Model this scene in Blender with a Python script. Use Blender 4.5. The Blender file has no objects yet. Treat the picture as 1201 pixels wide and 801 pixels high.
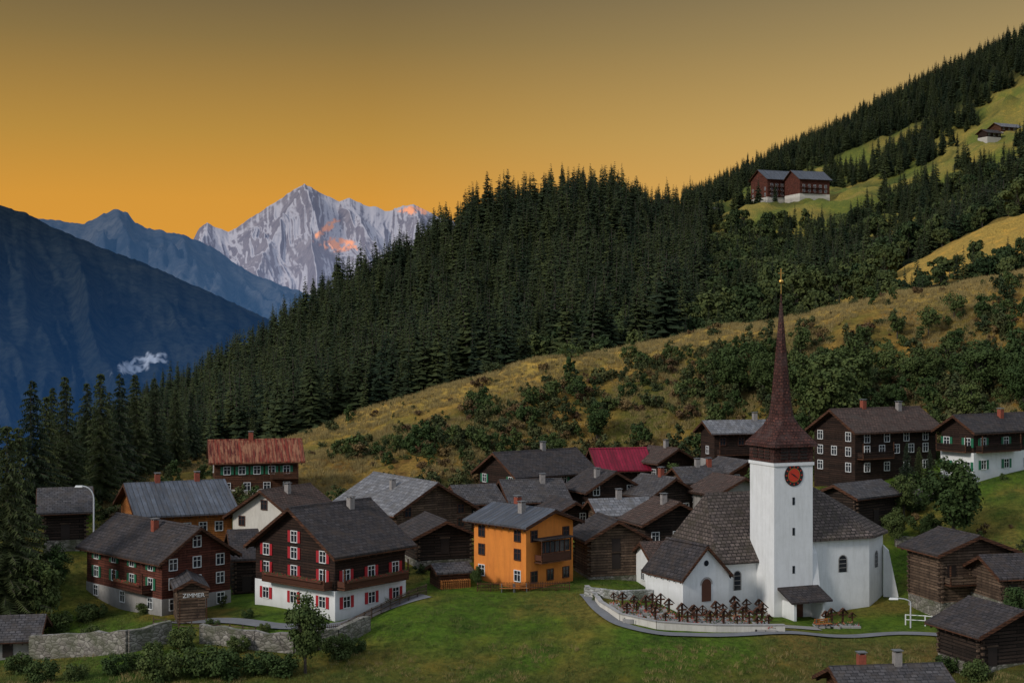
import bpy, math, random
import numpy as np
from mathutils import Vector, Matrix
random.seed(7); rng=np.random.default_rng(7)
F=1650.0; CX=600.5; CY=400.5; CZ=30.0
D2R=math.radians
def S(r,g,b):
    f=lambda c:(c/255/12.92) if c/255<=.04045 else ((c/255+.055)/1.055)**2.4
    return (f(r),f(g),f(b),1)
# ---------------------------------------------------------------- noise
def _h(i,j,s):
    n=(i*374761393+j*668265263+s*1442695041)&0xffffffff
    n=((n^(n>>13))*1274126177)&0xffffffff
    return ((n^(n>>16))&0xffff)/65535.0
def vn(x,y,s=0):
    x=np.asarray(x,float);y=np.asarray(y,float)
    xi=np.floor(x).astype(np.int64);yi=np.floor(y).astype(np.int64)
    fx=x-xi;fy=y-yi;fx=fx*fx*(3-2*fx);fy=fy*fy*(3-2*fy)
    a=_h(xi,yi,s);b=_h(xi+1,yi,s);c=_h(xi,yi+1,s);d=_h(xi+1,yi+1,s)
    return (a*(1-fx)+b*fx)*(1-fy)+(c*(1-fx)+d*fx)*fy
def rot(x,y,k):
    a=.65+k*1.1;return x*math.cos(a)-y*math.sin(a)+k*3.1,x*math.sin(a)+y*math.cos(a)-k*5.7
def fbm(x,y,s=0,o=4):
    t=0;a=.5;m=0
    for k in range(o):
        u,v=rot(x*2**k,y*2**k,k);t=t+a*vn(u,v,s+k*17);m+=a;a*=.5
    return t/m
def ridged(x,y,s=0,o=5):
    t=0;a=.5;m=0
    for k in range(o):
        u,v=rot(x*2**k,y*2**k,k) if k else (x,y)
        t=t+a*(1-np.abs(2*vn(u,v,s+k*13)-1))**1.5;m+=a;a*=.5
    return t/m
# ---------------------------------------------------------------- materials
MATS={}
def newmat(name):
    m=bpy.data.materials.new(name);m.use_nodes=True
    nt=m.node_tree;b=nt.nodes['Principled BSDF']
    MATS[name]=m
    return m,nt,b
def N(nt,t,**k):
    n=nt.nodes.new(t)
    for a,v in k.items():setattr(n,a,v)
    return n
def mixc(nt,fac,a,b,bt='MIX'):
    n=nt.nodes.new('ShaderNodeMix');n.data_type='RGBA';n.blend_type=bt
    if isinstance(fac,(int,float)):n.inputs[0].default_value=fac
    else:nt.links.new(fac,n.inputs[0])
    for i,v in((6,a),(7,b)):
        if isinstance(v,tuple):n.inputs[i].default_value=v
        else:nt.links.new(v,n.inputs[i])
    return n.outputs[2]
def noise(nt,vec,scale,detail=4,rough=.6):
    n=nt.nodes.new('ShaderNodeTexNoise');n.inputs['Scale'].default_value=scale
    n.inputs['Detail'].default_value=detail;n.inputs['Roughness'].default_value=rough
    if vec is not None:nt.links.new(vec,n.inputs['Vector'])
    return n.outputs['Fac']
def mr(nt,v,a,b,c=0,d=1):
    n=nt.nodes.new('ShaderNodeMapRange');nt.links.new(v,n.inputs[0])
    n.inputs[1].default_value=a;n.inputs[2].default_value=b;n.inputs[3].default_value=c;n.inputs[4].default_value=d
    return n.outputs[0]
def bump(nt,b,h,st,dist):
    n=nt.nodes.new('ShaderNodeBump');n.inputs['Strength'].default_value=st;n.inputs['Distance'].default_value=dist
    nt.links.new(h,n.inputs['Height']);nt.links.new(n.outputs[0],b.inputs['Normal'])
def scalec(c,k):return (c[0]*k,c[1]*k,c[2]*k,1)
def brickmat(name,c1,c2,mo,bw,rh,ms,rough=.8,stain=None,bst=.6,off=.5,swap=False,st_lo=.45,st_hi=.7):
    m,nt,b=newmat(name)
    tc=N(nt,'ShaderNodeTexCoord')
    uv=tc.outputs['UV']
    if swap:
        mp=N(nt,'ShaderNodeMapping');mp.inputs['Rotation'].default_value=(0,0,math.pi/2)
        nt.links.new(uv,mp.inputs[0]);uv=mp.outputs[0]
    br=N(nt,'ShaderNodeTexBrick');br.offset=off
    nt.links.new(uv,br.inputs['Vector'])
    br.inputs['Color1'].default_value=scalec(c1,1.25);br.inputs['Color2'].default_value=scalec(c2,.8);br.inputs['Mortar'].default_value=mo
    br.inputs['Scale'].default_value=1;br.inputs['Mortar Size'].default_value=ms;br.inputs['Mortar Smooth'].default_value=.3
    br.inputs['Brick Width'].default_value=bw;br.inputs['Row Height'].default_value=rh
    n1=noise(nt,tc.outputs['Object'],.5,6,.7)
    n2=noise(nt,tc.outputs['Object'],5,4,.75)
    mp2=N(nt,'ShaderNodeMapping');mp2.inputs['Scale'].default_value=(2.5,.35,1);nt.links.new(tc.outputs['UV'],mp2.inputs[0])
    n4=noise(nt,mp2.outputs[0],1.0,6,.7)
    col=mixc(nt,mr(nt,n1,.35,.65,0,.65),br.outputs['Color'],scalec(c1,.4))
    col=mixc(nt,mr(nt,n4,.5,.72,0,.6),col,scalec(c2,2.1))
    col=mixc(nt,mr(nt,n2,.5,.72,0,.5),col,scalec(c2,.45))
    if stain:
        n3=noise(nt,tc.outputs['Object'] if not swap else mp2.outputs[0],.8,7,.7)
        col=mixc(nt,mr(nt,n3,st_lo,st_hi,0,1),col,stain)
    nt.links.new(col,b.inputs['Base Color']);b.inputs['Roughness'].default_value=rough;b.inputs['Specular IOR Level'].default_value=.25
    inv=N(nt,'ShaderNodeMath',operation='SUBTRACT');inv.inputs[0].default_value=1
    nt.links.new(br.outputs['Fac'],inv.inputs[1])
    ad=N(nt,'ShaderNodeMath',operation='ADD');nt.links.new(inv.outputs[0],ad.inputs[0]);nt.links.new(n2,ad.inputs[1])
    bump(nt,b,ad.outputs[0],bst,.08)
    return m
def plainmat(name,c,rough=.8,var=.3,sc=1.5,spec=None,metal=0,dirt=None):
    m,nt,b=newmat(name)
    tc=N(nt,'ShaderNodeTexCoord')
    n1=noise(nt,tc.outputs['Object'],sc,6,.7)
    col=mixc(nt,mr(nt,n1,.3,.75,0,1),scalec(c,1+var*.4),scalec(c,1-var))
    if dirt:
        mp=N(nt,'ShaderNodeMapping');mp.inputs['Scale'].default_value=(1.6,1.6,.25)
        nt.links.new(tc.outputs['Object'],mp.inputs[0])
        n2=noise(nt,mp.outputs[0],1.2,6,.75)
        col=mixc(nt,mr(nt,n2,.46,.75,0,.7),col,dirt)
        sp=N(nt,'ShaderNodeSeparateXYZ');nt.links.new(tc.outputs['Object'],sp.inputs[0])
        col=mixc(nt,mr(nt,sp.outputs[2],1.3,0,0,.5),col,scalec(dirt,.7))
    nt.links.new(col,b.inputs['Base Color']);b.inputs['Roughness'].default_value=rough;b.inputs['Metallic'].default_value=metal
    bump(nt,b,noise(nt,tc.outputs['Object'],sc*8,3,.6),.25,.03)
    return m
# woods
WD=brickmat('dark_timber',S(62,44,35),S(43,31,25),S(12,9,8),5,.28,.035,.85,bst=.9)
WR_=brickmat('red_brown_timber',S(108,60,46),S(84,48,38),S(30,18,15),3,.26,.03,.85,bst=.8)
WB=brickmat('brown_timber',S(102,66,46),S(74,48,34),S(24,16,12),4,.26,.035,.85,bst=.8)
WG=brickmat('weathered_timber',S(124,102,84),S(90,72,59),S(30,24,20),4,.3,.045,.9,bst=1,stain=S(60,47,39))
WO=brickmat('honey_timber',S(178,114,58),S(156,94,46),S(80,48,26),4,.24,.025,.8)
WBL=brickmat('blackened_timber',S(66,53,45),S(42,34,29),S(8,7,6),4,.32,.05,.9,bst=1)
PW=plainmat('white_plaster',(.80,.80,.79,1),.9,.10,.8,dirt=(.60,.60,.57,1))
PC=plainmat('cream_plaster',(.66,.62,.55,1),.9,.15,.8,dirt=(.42,.38,.32,1))
PO=plainmat('orange_plaster',S(228,138,56),.9,.12,.7,dirt=S(190,106,46))
PG=plainmat('grey_plaster',(.36,.34,.32,1),.9,.3,.8,dirt=(.2,.19,.17,1))
RS=brickmat('slate_roof',S(96,92,92),S(70,67,69),S(24,24,25),.6,.42,.04,.8,bst=.9,stain=S(80,72,66))
RD=brickmat('dark_slate_roof',S(76,70,70),S(55,51,52),S(18,17,18),.6,.42,.04,.8,bst=.9,stain=S(72,61,54))
RL=brickmat('grey_fibre_roof',S(140,139,141),S(112,112,116),S(52,52,55),.7,.6,.04,.75,bst=.6,stain=S(98,94,90))
RT=brickmat('stone_shingle_roof',S(118,105,98),S(84,74,70),S(22,20,19),.6,.42,.06,.85,bst=1,stain=S(72,65,54))
RB=brickmat('blue_metal_roof',S(94,99,108),S(80,85,94),S(38,41,46),30,.6,.05,.65,swap=True,bst=.7,stain=S(84,81,80))
RR=brickmat('rusty_tin_roof',S(128,52,36),S(104,42,32),S(50,24,20),30,.5,.07,.8,swap=True,bst=.8,stain=S(150,104,76),st_lo=.46,st_hi=.6)
RP=brickmat('crimson_tin_roof',S(140,26,52),S(124,22,44),S(64,14,26),30,.5,.04,.6,swap=True,bst=.5)
RBR=brickmat('brown_tile_roof',S(104,82,72),S(78,62,55),S(28,22,19),.5,.4,.05,.85,bst=.9,stain=S(76,66,60))
SPM=brickmat('spire_shingle',S(100,60,50),S(74,44,38),S(22,13,12),.42,.34,.05,.75,bst=1,stain=S(82,64,60))
WHT=plainmat('white_paint',(.75,.75,.73,1),.6,.1)
REDP=plainmat('red_paint',S(172,28,38),.6,.2)
GRNP=plainmat('green_paint',S(30,104,72),.6,.15)
BRP=plainmat('brown_paint',S(86,48,30),.6,.2)
DKP=plainmat('dark_wood_paint',S(40,28,22),.7,.3)
CHM=plainmat('chimney_masonry',(.30,.27,.25,1),.9,.4,3)
CHR=plainmat('brick_chimney',S(146,74,54),.9,.4,4)
MET=plainmat('grey_metal',(.3,.31,.33,1),.4,.2,metal=.8)
GALV=plainmat('galvanised_steel',(.5,.51,.52,1),.6,.1)
GOLD=plainmat('gilt',(.75,.45,.12,1),.35,.1,metal=1)
BLK=plainmat('black_paint',(.015,.015,.015,1),.5,.1)
CLK=plainmat('clock_red',S(200,56,32),.6,.1)
ASP=plainmat('asphalt',(.17,.17,.175,1),.9,.25,.6)
GRV=plainmat('gravel',(.28,.26,.23,1),.95,.35,4)
FLW=plainmat('red_flowers',S(168,44,40),.8,.4,9)
FLO=plainmat('orange_flowers',S(188,124,90),.8,.4,9)
LFG=plainmat('bed_foliage',(.06,.10,.03,1),.9,.4,6)
m,nt,b=newmat('window_glass');b.inputs['Base Color'].default_value=(.02,.024,.03,1);b.inputs['Roughness'].default_value=.12
GL=m
def stonemat(name,c1,c2,sc):
    m,nt,b=newmat(name);tc=N(nt,'ShaderNodeTexCoord')
    mp=N(nt,'ShaderNodeMapping');mp.inputs['Scale'].default_value=(1,1,1.8);nt.links.new(tc.outputs['Object'],mp.inputs[0])
    v=N(nt,'ShaderNodeTexVoronoi');v.inputs['Scale'].default_value=sc;nt.links.new(mp.outputs[0],v.inputs['Vector'])
    v2=N(nt,'ShaderNodeTexVoronoi',feature='DISTANCE_TO_EDGE');v2.inputs['Scale'].default_value=sc;nt.links.new(mp.outputs[0],v2.inputs['Vector'])
    sp=N(nt,'ShaderNodeSeparateColor');nt.links.new(v.outputs['Color'],sp.inputs[0])
    col=mixc(nt,sp.outputs[0],c1,c2)
    col=mixc(nt,mr(nt,v2.outputs['Distance'],0,.08,1,0),col,scalec(c2,.3))
    col=mixc(nt,mr(nt,noise(nt,tc.outputs['Object'],.5,4),.42,.65,0,.75),col,(.07,.08,.035,1))
    nt.links.new(col,b.inputs['Base Color']);b.inputs['Roughness'].default_value=.9
    bump(nt,b,v2.outputs['Distance'],.8,.15)
    return m
ST=stonemat('dry_stone',(.34,.31,.27,1),(.16,.14,.12,1),1.6)
STW=stonemat('pale_stone',(.62,.61,.58,1),(.36,.35,.33,1),2.0)
# ---------------------------------------------------------------- mesh building
class MB:
    def __init__(s):s.v=[];s.f=[]
    def face(s,pts):
        n=len(s.v);s.v+= [tuple(p) for p in pts];s.f.append(tuple(range(n,n+len(pts))))
    def hexa(s,p):
        n=len(s.v);s.v+=[tuple(q) for q in p]
        for q in((0,3,2,1),(4,5,6,7),(0,1,5,4),(1,2,6,5),(2,3,7,6),(3,0,4,7)):s.f.append(tuple(n+i for i in q))
    def box(s,x0,x1,y0,y1,z0,z1):
        if x0>x1:x0,x1=x1,x0
        if y0>y1:y0,y1=y1,y0
        s.hexa([(x0,y0,z0),(x1,y0,z0),(x1,y1,z0),(x0,y1,z0),(x0,y0,z1),(x1,y0,z1),(x1,y1,z1),(x0,y1,z1)])
    def tube(s,p0,p1,r0,r1,n=8,cap=True):
        p0=Vector(p0);p1=Vector(p1);d=(p1-p0).normalized()
        a=d.orthogonal().normalized();b=d.cross(a);k=len(s.v)
        for P,r in((p0,r0),(p1,r1)):
            for i in range(n):
                t=2*math.pi*i/n;s.v.append(tuple(P+a*math.cos(t)*r+b*math.sin(t)*r))
        for i in range(n):
            j=(i+1)%n;s.f.append((k+i,k+j,k+n+j,k+n+i))
        if cap:
            s.f.append(tuple(k+i for i in range(n))[::-1]);s.f.append(tuple(k+n+i for i in range(n)))
def link(o):bpy.context.scene.collection.objects.link(o);return o
def mkmesh(name,v,f,mat=None,uv=False,smooth=False):
    me=bpy.data.meshes.new(name);me.from_pydata(v,[],f);me.update()
    if mat:me.materials.append(mat)
    if uv:
        L=me.uv_layers.new(name='UVMap');data=np.zeros((len(me.loops),2))
        Z=Vector((0,0,1))
        for p in me.polygons:
            n=p.normal;t=Z.cross(n)
            if t.length<.05:t=Vector((1,0,0))
            t.normalize();bb=n.cross(t)
            for li in p.loop_indices:
                c=me.vertices[me.loops[li].vertex_index].co
                data[li]=(c.dot(t),c.dot(bb))
        L.data.foreach_set('uv',data.ravel())
    if smooth:me.polygons.foreach_set('use_smooth',[True]*len(me.polygons))
    return me
class Bld:
    def __init__(s,name,loc,rz):
        s.e=bpy.data.objects.new(name,None);s.e.location=loc;s.e.rotation_euler=(0,0,rz);link(s.e);s.e.empty_display_size=.5
        s.p={}
    def m(s,part,mat):
        k=(part,mat.name)
        if k not in s.p:s.p[k]=(MB(),mat)
        return s.p[k][0]
    def done(s):
        for (part,mn),(mb,mat) in s.p.items():
            o=bpy.data.objects.new(part,mkmesh(part,mb.v,mb.f,mat,uv=True));link(o);o.parent=s.e
# ---------------------------------------------------------------- terrain definition
COLS=[-900,-300,0,100,200,300,400,500,600,700,800,900,1000,1100,1200,1500,2200]
K={
-900:[(115,860),(140,830),(160,800),(190,770),(215,740),(240,720)],
-300:[(115,840),(140,790),(160,740),(190,680),(215,640),(240,615)],
0:[(115,830),(140,775),(160,700),(185,635),(210,605),(235,590)],
100:[(115,830),(140,765),(160,700),(185,630),(215,592),(240,572)],
200:[(120,820),(146,733),(165,680),(195,600),(225,568),(250,550)],
300:[(120,820),(143,733),(165,670),(205,582),(235,545),(262,522)],
400:[(120,825),(141,735),(168,660),(210,578),(245,525),(275,490)],
500:[(120,835),(145,705),(170,648),(212,575),(248,505),(280,457)],
600:[(120,835),(150,690),(175,635),(215,568),(250,490),(285,432)],
700:[(120,835),(150,693),(175,637),(220,565),(255,480),(290,413)],
800:[(120,830),(150,714),(175,642),(220,562),(255,470),(292,396)],
900:[(120,830),(148,735),(172,650),(212,558),(250,462),(295,377)],
1000:[(120,830),(148,737),(172,645),(200,565),(245,450),(295,358)],
1100:[(120,820),(147,742),(168,650),(192,562),(240,448),(292,339)],
1200:[(115,815),(142,730),(165,640),(188,560),(235,430),(290,318)],
1500:[(115,800),(142,700),(165,610),(188,520),(235,370),(290,270)],
2200:[(115,760),(142,650),(165,560),(188,470),(235,320),(290,220)],
}
CR={-900:900,-300:700,0:600,100:552,200:492,300:434,400:364,500:315,600:266,700:252,800:302,900:296,1000:285,1100:255,1200:225,1500:160,2200:60}
K8={-900:40,-300:40,0:40,100:40,200:40,300:14,400:12,500:12,600:14,700:12,800:8,900:2,1000:-10,1100:-40,1200:-60,1500:-80,2200:-90}
K11={-900:980,-300:760,0:680,100:640,200:560,300:500,400:430,500:370,600:300,700:282,800:264,900:248,1000:238,1100:208,1200:168,1500:80,2200:-40}
K12={-900:900,-300:760,0:700,100:660,200:600,300:560,400:500,500:440,600:350,700:305,800:258,900:206,1000:156,1100:106,1200:60,1500:-90,2200:-300}
rows=[]
for c in COLS:
    k=K[c];rd,ry=k[5]
    y8=ry+K8[c]
    y9=(ry+CR[c])/2+(12 if c<750 else 4)
    if c>=1000:y9=min(y9,y8-2)
    L=[(20,2300),(70,1100 if c<400 else 1080)]+k
    L+=[(rd+50,ry+26),(470,y8),(640,y9),(820,CR[c]),(1020,K11[c]),(1500,K12[c]),(1900,K12[c]+180),(3200,760)]
    rows.append(L)
KD=np.array([[q[0] for q in r] for r in rows],float);KY=np.array([[q[1] for q in r] for r in rows],float)
def herm(xk,yk,x):
    xk=np.asarray(xk,float);yk=np.asarray(yk,float)
    s=np.diff(yk)/np.diff(xk);m=np.zeros(len(xk))
    m[0]=s[0];m[-1]=s[-1]
    for i in range(1,len(xk)-1):
        if s[i-1]*s[i]>0:
            h0=xk[i]-xk[i-1];h1=xk[i+1]-xk[i]
            m[i]=(h0+h1)*3/((2*h1+h0)/s[i-1]+(h1+2*h0)/s[i])
        else:m[i]=0
    i=np.clip(np.searchsorted(xk,x)-1,0,len(xk)-2);h=xk[i+1]-xk[i];t=np.clip((x-xk[i])/h,0,1)
    return (2*t**3-3*t**2+1)*yk[i]+(t**3-2*t**2+t)*h*m[i]+(-2*t**3+3*t**2)*yk[i+1]+(t**3-t**2)*h*m[i+1]
PX=np.concatenate([np.arange(-900,-60,20),np.arange(-60,1270,5),np.arange(1270,2201,20)]).astype(float)
DD=np.exp(np.linspace(math.log(20),math.log(3200),620))
KDp=np.array([herm(COLS,KD[:,k],PX) for k in range(KD.shape[1])]);KYp=np.array([herm(COLS,KY[:,k],PX) for k in range(KD.shape[1])])
ZG=np.zeros((len(PX),len(DD)))
for i in range(len(PX)):
    dk=KDp[:,i];zk=CZ-(KYp[:,i]-CY)/F*dk
    ZG[i]=herm(dk,zk,DD)
XG=(PX[:,None]-CX)/F*DD[None,:];YG=np.repeat(DD[None,:],len(PX),0)
amp=np.interp(YG,[100,170,230,300,450,900,1500,3200],[.4,.35,2.2,2.4,5,11,12,30])
ZG+=amp*(fbm(XG/18+9,YG/18,3,4)-.5)*1.6
# ---------------------------------------------------------------- building table
W=dict
HS=[
W(n='timber_guesthouse',pl=92,pc=190,pr=270,yb=724,ye=655,d=148,a=45,g='R',p=.66,wall=WR_,roof=RD,base=1.9,bm=PG,
  rR=[(1.2,3,None),(3.4,3,'w'),(5.4,3,'w'),(7.6,1,'w')],rL=[(1.2,3,None),(3.3,4,'g'),(5.3,4,'g')],bal=[('L',2.3,2,8)],ch=[(.35,.4,CHR)],fl=1),
W(n='red_shutter_chalet',pl=300,pc=393,pr=475,yb=722,ye=648,d=143,a=50,g='L',p=.64,wall=WD,roof=RD,base=2.5,bm=PW,
  rL=[(1.2,3,'r'),(3.9,3,'r'),(5.8,3,'r'),(7.5,1,'r')],rR=[(1.2,3,'r'),(3.9,3,'r')],bal=[('L',2.6,.3,10),('R',2.6,.2,9.5)],ch=[(.7,.42,CHM)],railm=BRP,fl=1),
W(n='orange_house',pl=556,pc=617,pr=672,yb=691,ye=616,d=151,a=44,g='R',p=.34,wall=PO,roof=RB,base=0,
  rR=[(1.2,3,'o'),(5.6,2,'o')],rL=[(1.3,2,None),(3.6,2,'o'),(5.6,2,'o')],bal=[('R',2.7,1.2,5.8)],ch=[(.3,.35,CHM),(.6,.7,CHR)],enclosed=True),
W(n='weathered_barn_house',pl=385,pc=465,pr=553,yb=652,ye=600,d=177,a=33,g='R',p=.58,wall=WG,roof=RL,base=0,rR=[(3.6,3,'o'),(5.4,2,'o')],rL=[(3.6,4,'o')],ch=[(.3,.45,CHM)]),
W(n='log_barn',pl=470,pc=490,pr=553,yb=664,ye=628,d=163,a=20,g='R',p=.45,wall=WBL,roof=RD,base=.6,bm=ST,rR=[(2.2,1,'d')],log=1),
W(n='cream_gabled_house',pl=273,pc=348,pr=396,yb=646,ye=608,d=174,a=60,g='L',p=.6,wall=PC,roof=RBR,base=0,rL=[(1.2,3,'o'),(3.2,2,'o'),(5.4,1,'o')],rR=[(1.5,2,'o')],ch=[(.4,.4,CHM)]),
W(n='honey_timber_house',pl=132,pc=165,pr=272,yb=642,ye=604,d=176,a=24,g='L',p=.38,wall=WO,roof=RB,base=0,rR=[(2.2,5,'w')],rL=[(2.2,1,'w')],ch=[(.3,.5,CHR),(.75,.5,CHR)]),
W(n='rusty_roof_house',pl=234,pc=252,pr=350,yb=584,ye=540,d=208,a=14,g='L',p=.56,wall=WB,roof=RR,base=1.2,bm=PC,rR=[(1.6,4,None),(4,5,'g')],rL=[(4,1,'w')],ch=[(.45,.5,CHR)],bal=[('R',2.7,8,13)]),
W(n='hay_barn',pl=34,pc=52,pr=101,yb=642,ye=599,d=168,a=18,g='L',p=.45,wall=WBL,roof=RS,base=.8,bm=ST,rR=[(1.8,1,'d')],log=1),
W(n='green_window_chalet',pl=562,pc=606,pr=694,yb=602,ye=557,d=202,a=36,g='L',p=.58,wall=WD,roof=RD,base=1.6,bm=PW,rL=[(2.5,2,'g'),(4.5,2,'g')],rR=[(2.6,4,'g'),(4.4,4,'g')],ch=[(.6,.5,CHM)]),
W(n='grey_roof_house',pl=584,pc=602,pr=662,yb=616,ye=586,d=186,a=15,g='L',p=.5,wall=WD,roof=RS,base=0,rR=[(1.8,3,'w')],ch=[(.7,.4,CHM)]),
W(n='timber_cottage',pl=526,pc=545,pr=584,yb=612,ye=588,d=184,a=22,g='L',p=.5,wall=WB,roof=RS,base=0,rR=[(1.5,2,'w')]),
W(n='crimson_roof_house',pl=690,pc=704,pr=760,yb=576,ye=548,d=226,a=14,g='L',p=.8,wall=WD,roof=RP,base=0,rR=[(2,2,'w')]),
W(n='dark_chalet',pl=752,pc=772,pr=812,yb=572,ye=541,d=226,a=33,g='R',p=.5,wall=WD,roof=RBR,base=0,rR=[(2.3,2,'w')],rL=[(2.3,2,'w')],ch=[(.5,.4,CHM)]),
W(n='dark_chalet',pl=666,pc=690,pr=748,yb=609,ye=574,d=191,a=26,g='R',p=.55,wall=WD,roof=RD,base=0,rR=[(1.6,3,'w'),(3.8,2,'w')],rL=[(1.6,2,'w')],ch=[(.3,.3,CHM)]),
W(n='dark_chalet',pl=740,pc=764,pr=812,yb=612,ye=580,d=189,a=32,g='R',p=.55,wall=WBL,roof=RS,base=0,rR=[(1.6,2,'w')],rL=[(1.6,2,'w')],ch=[(.5,.4,CHR)]),
W(n='grey_roof_house',pl=788,pc=806,pr=852,yb=602,ye=564,d=201,a=20,g='L',p=.5,wall=WG,roof=RS,base=0,rR=[(2.2,3,'w')],ch=[(.5,.5,CHM),(.8,.5,CHR)]),
W(n='stone_house',pl=824,pc=842,pr=898,yb=616,ye=578,d=187,a=26,g='R',p=.45,wall=PG,roof=RBR,base=0,rR=[(1.6,2,'w'),(3.5,2,'w')],rL=[(1.8,1,None)]),
W(n='balcony_chalet',pl=822,pc=838,pr=900,yb=552,ye=506,d=214,a=16,g='L',p=.5,wall=WD,roof=RL,base=1.6,bm=PG,rR=[(2.6,3,'o'),(4.4,3,'o')],rL=[(3,1,'w')],bal=[('R',2.3,.3,6.5)],ch=[(.9,.5,CHM)]),
W(n='large_timber_house',pl=955,pc=1003,pr=1098,yb=562,ye=504,d=188,a=30,g='L',p=.6,wall=WD,roof=RBR,base=0,rL=[(1.5,2,'w'),(3.6,3,'w'),(5.6,2,'w')],rR=[(1.5,4,'w'),(3.8,5,'w'),(5.4,4,'w')],bal=[('R',2.6,.3,6)],ch=[(.35,.5,CHR),(.75,.42,CHM)]),
W(n='green_shutter_chalet',pl=1104,pc=1142,pr=1216,yb=560,ye=504,d=184,a=32,g='L',p=.6,wall=WD,roof=RD,base=3.2,bm=PW,rL=[(1.4,2,'g'),(4.5,2,'g')],rR=[(1.6,3,'g'),(4.5,3,'g')],bal=[('L',3.25,.3,6),('R',3.25,.3,8)],ch=[(.6,.35,CHR)]),
W(n='small_barn',pl=962,pc=1004,pr=1050,yb=628,ye=582,d=171,a=40,g='L',p=.4,wall=WBL,roof=RS,base=0,rL=[(2.2,1,'w')],rR=[(2,1,'d')],log=1),
W(n='log_barn',pl=1085,pc=1103,pr=1184,yb=718,ye=648,d=147,a=16,g='R',p=.36,wall=WG,roof=RD,base=1.0,bm=ST,rR=[(1.8,1,'d'),(4,2,'d')],log=1,bal=[('R',2.8,.4,7)]),
W(n='log_barn',pl=1166,pc=1176,pr=1250,yb=714,ye=674,d=142,a=12,g='L',p=.45,wall=WG,roof=RD,base=.7,bm=ST,rR=[(1.6,2,'d')],log=1),
W(n='hillside_hut',pl=1126,pc=1150,pr=1235,yb=792,ye=742,d=127,a=20,g='R',p=.42,wall=WBL,roof=RD,base=.8,bm=ST,rR=[(1.6,2,'d')],log=1),
W(n='slate_roof_cottage',pl=988,pc=1000,pr=1112,yb=850,ye=812,d=116,a=8,g='L',p=.42,wall=WB,roof=RS,base=0,rR=[(1.6,3,'w')],ch=[(.25,.55,CHR),(.62,.5,CHM)]),
W(n='raised_granary',pl=674,pc=692,pr=753,yb=686,ye=630,d=157,a=15,g='R',p=.55,wall=WG,roof=RD,base=.9,bm=ST,rR=[(2.6,1,'d'),(4.2,1,'d')],log=1),
W(n='dark_chalet',pl=735,pc=757,pr=830,yb=666,ye=612,d=167,a=20,g='R',p=.5,wall=WBL,roof=RBR,base=0,rR=[(1.6,3,'w'),(3.6,3,'w')],rL=[(2,2,'w')],ch=[(.4,.35,CHM)]),
W(n='grey_roof_house',pl=690,pc=706,pr=762,yb=634,ye=602,d=176,a=16,g='L',p=.5,wall=WG,roof=RL,base=0,rR=[(1.8,3,'w')],ch=[(.5,.5,CHM)]),
W(n='white_chapel',pl=772,pc=801,pr=855,yb=708,ye=678,d=142.5,a=30,g='R',p=.98,wall=PW,roof=RD,base=0,arch=[('R',.5)],round=1,wl=6.5),
W(n='white_outbuilding',pl=752,pc=764,pr=790,yb=697,ye=655,d=154,a=16,g='L',p=.5,wall=PW,roof=RBR,base=0,rR=[(1.8,1,None)],rL=[(1.8,1,None)],wl=5),
W(n='garden_hut',pl=199,pc=208,pr=241,yb=726,ye=690,d=144,a=18,g='R',p=.5,wall=WG,roof=RS,base=0,rR=[]),
W(n='firewood_shed',pl=503,pc=515,pr=551,yb=693,ye=672,d=152,a=20,g='L',p=.3,wall=WB,roof=RS,base=0,rR=[]),
W(n='dark_barn',pl=266,pc=275,pr=304,yb=706,ye=656,d=160,a=16,g='L',p=.45,wall=WBL,roof=RD,base=0,rR=[(2,1,'d')],log=1),
W(n='stone_hut',pl=-30,pc=-20,pr=38,yb=775,ye=748,d=139,a=10,g='L',p=.45,wall=PG,roof=RS,base=0,rR=[(1.2,1,'d')]),
W(n='timber_cottage',pl=455,pc=475,pr=520,yb=612,ye=592,d=196,a=22,g='R',p=.5,wall=WG,roof=RS,base=0,rR=[(1.5,2,'w')]),
W(n='timber_cottage',pl=640,pc=655,pr=690,yb=622,ye=600,d=180,a=22,g='R',p=.5,wall=WD,roof=RD,base=0,rR=[(1.5,2,'w')],wl=7),
W(n='timber_cottage',pl=846,pc=858,pr=892,yb=572,ye=552,d=204,a=22,g='R',p=.5,wall=WB,roof=RS,base=0,rR=[(1.3,2,'w')],wl=7),
W(n='apartment_hotel',pl=888,pc=900,pr=940,yb=236,ye=209,d=1000,a=22,g='L',p=.62,wall=WR_,roof=RB,base=3,bm=PC,rR=[(5,6,'w'),(8.4,6,'w'),(11.6,6,'w')],rL=[(5,2,'w'),(9,2,'w')],ws=1.9,bal=[('R',3.6,1,22),('R',7,1,22),('R',10.2,1,22)],wl=22),
W(n='apartment_hotel',pl=926,pc=938,pr=973,yb=232,ye=209,d=985,a=20,g='L',p=.62,wall=WR_,roof=RB,base=3,bm=PC,rR=[(5,5,'w'),(8.4,5,'w')],ws=1.9,bal=[('R',3.6,1,18),('R',7,1,18)],wl=20),
W(n='hill_chalet',pl=1162,pc=1174,pr=1199,yb=157,ye=148,d=1080,a=24,g='L',p=.5,wall=WB,roof=RL,base=1.5,bm=PC,rR=[(4,4,'w')],ws=1.6,wl=12),
W(n='hill_chalet',pl=1154,pc=1158,pr=1174,yb=162,ye=155,d=1050,a=24,g='L',p=.5,wall=WD,roof=RD,base=1,bm=PC,rR=[(3,3,'w')],ws=1.5,wl=10),
W(n='hill_chalet',pl=812,pc=820,pr=842,yb=250,ye=245,d=980,a=20,g='L',p=.4,wall=WB,roof=RL,base=0,rR=[(2,2,'w')],wl=9),
]
def P(px,py,d):return np.array([(px-CX)/F*d,d,CZ-(py-CY)/F*d])
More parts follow.
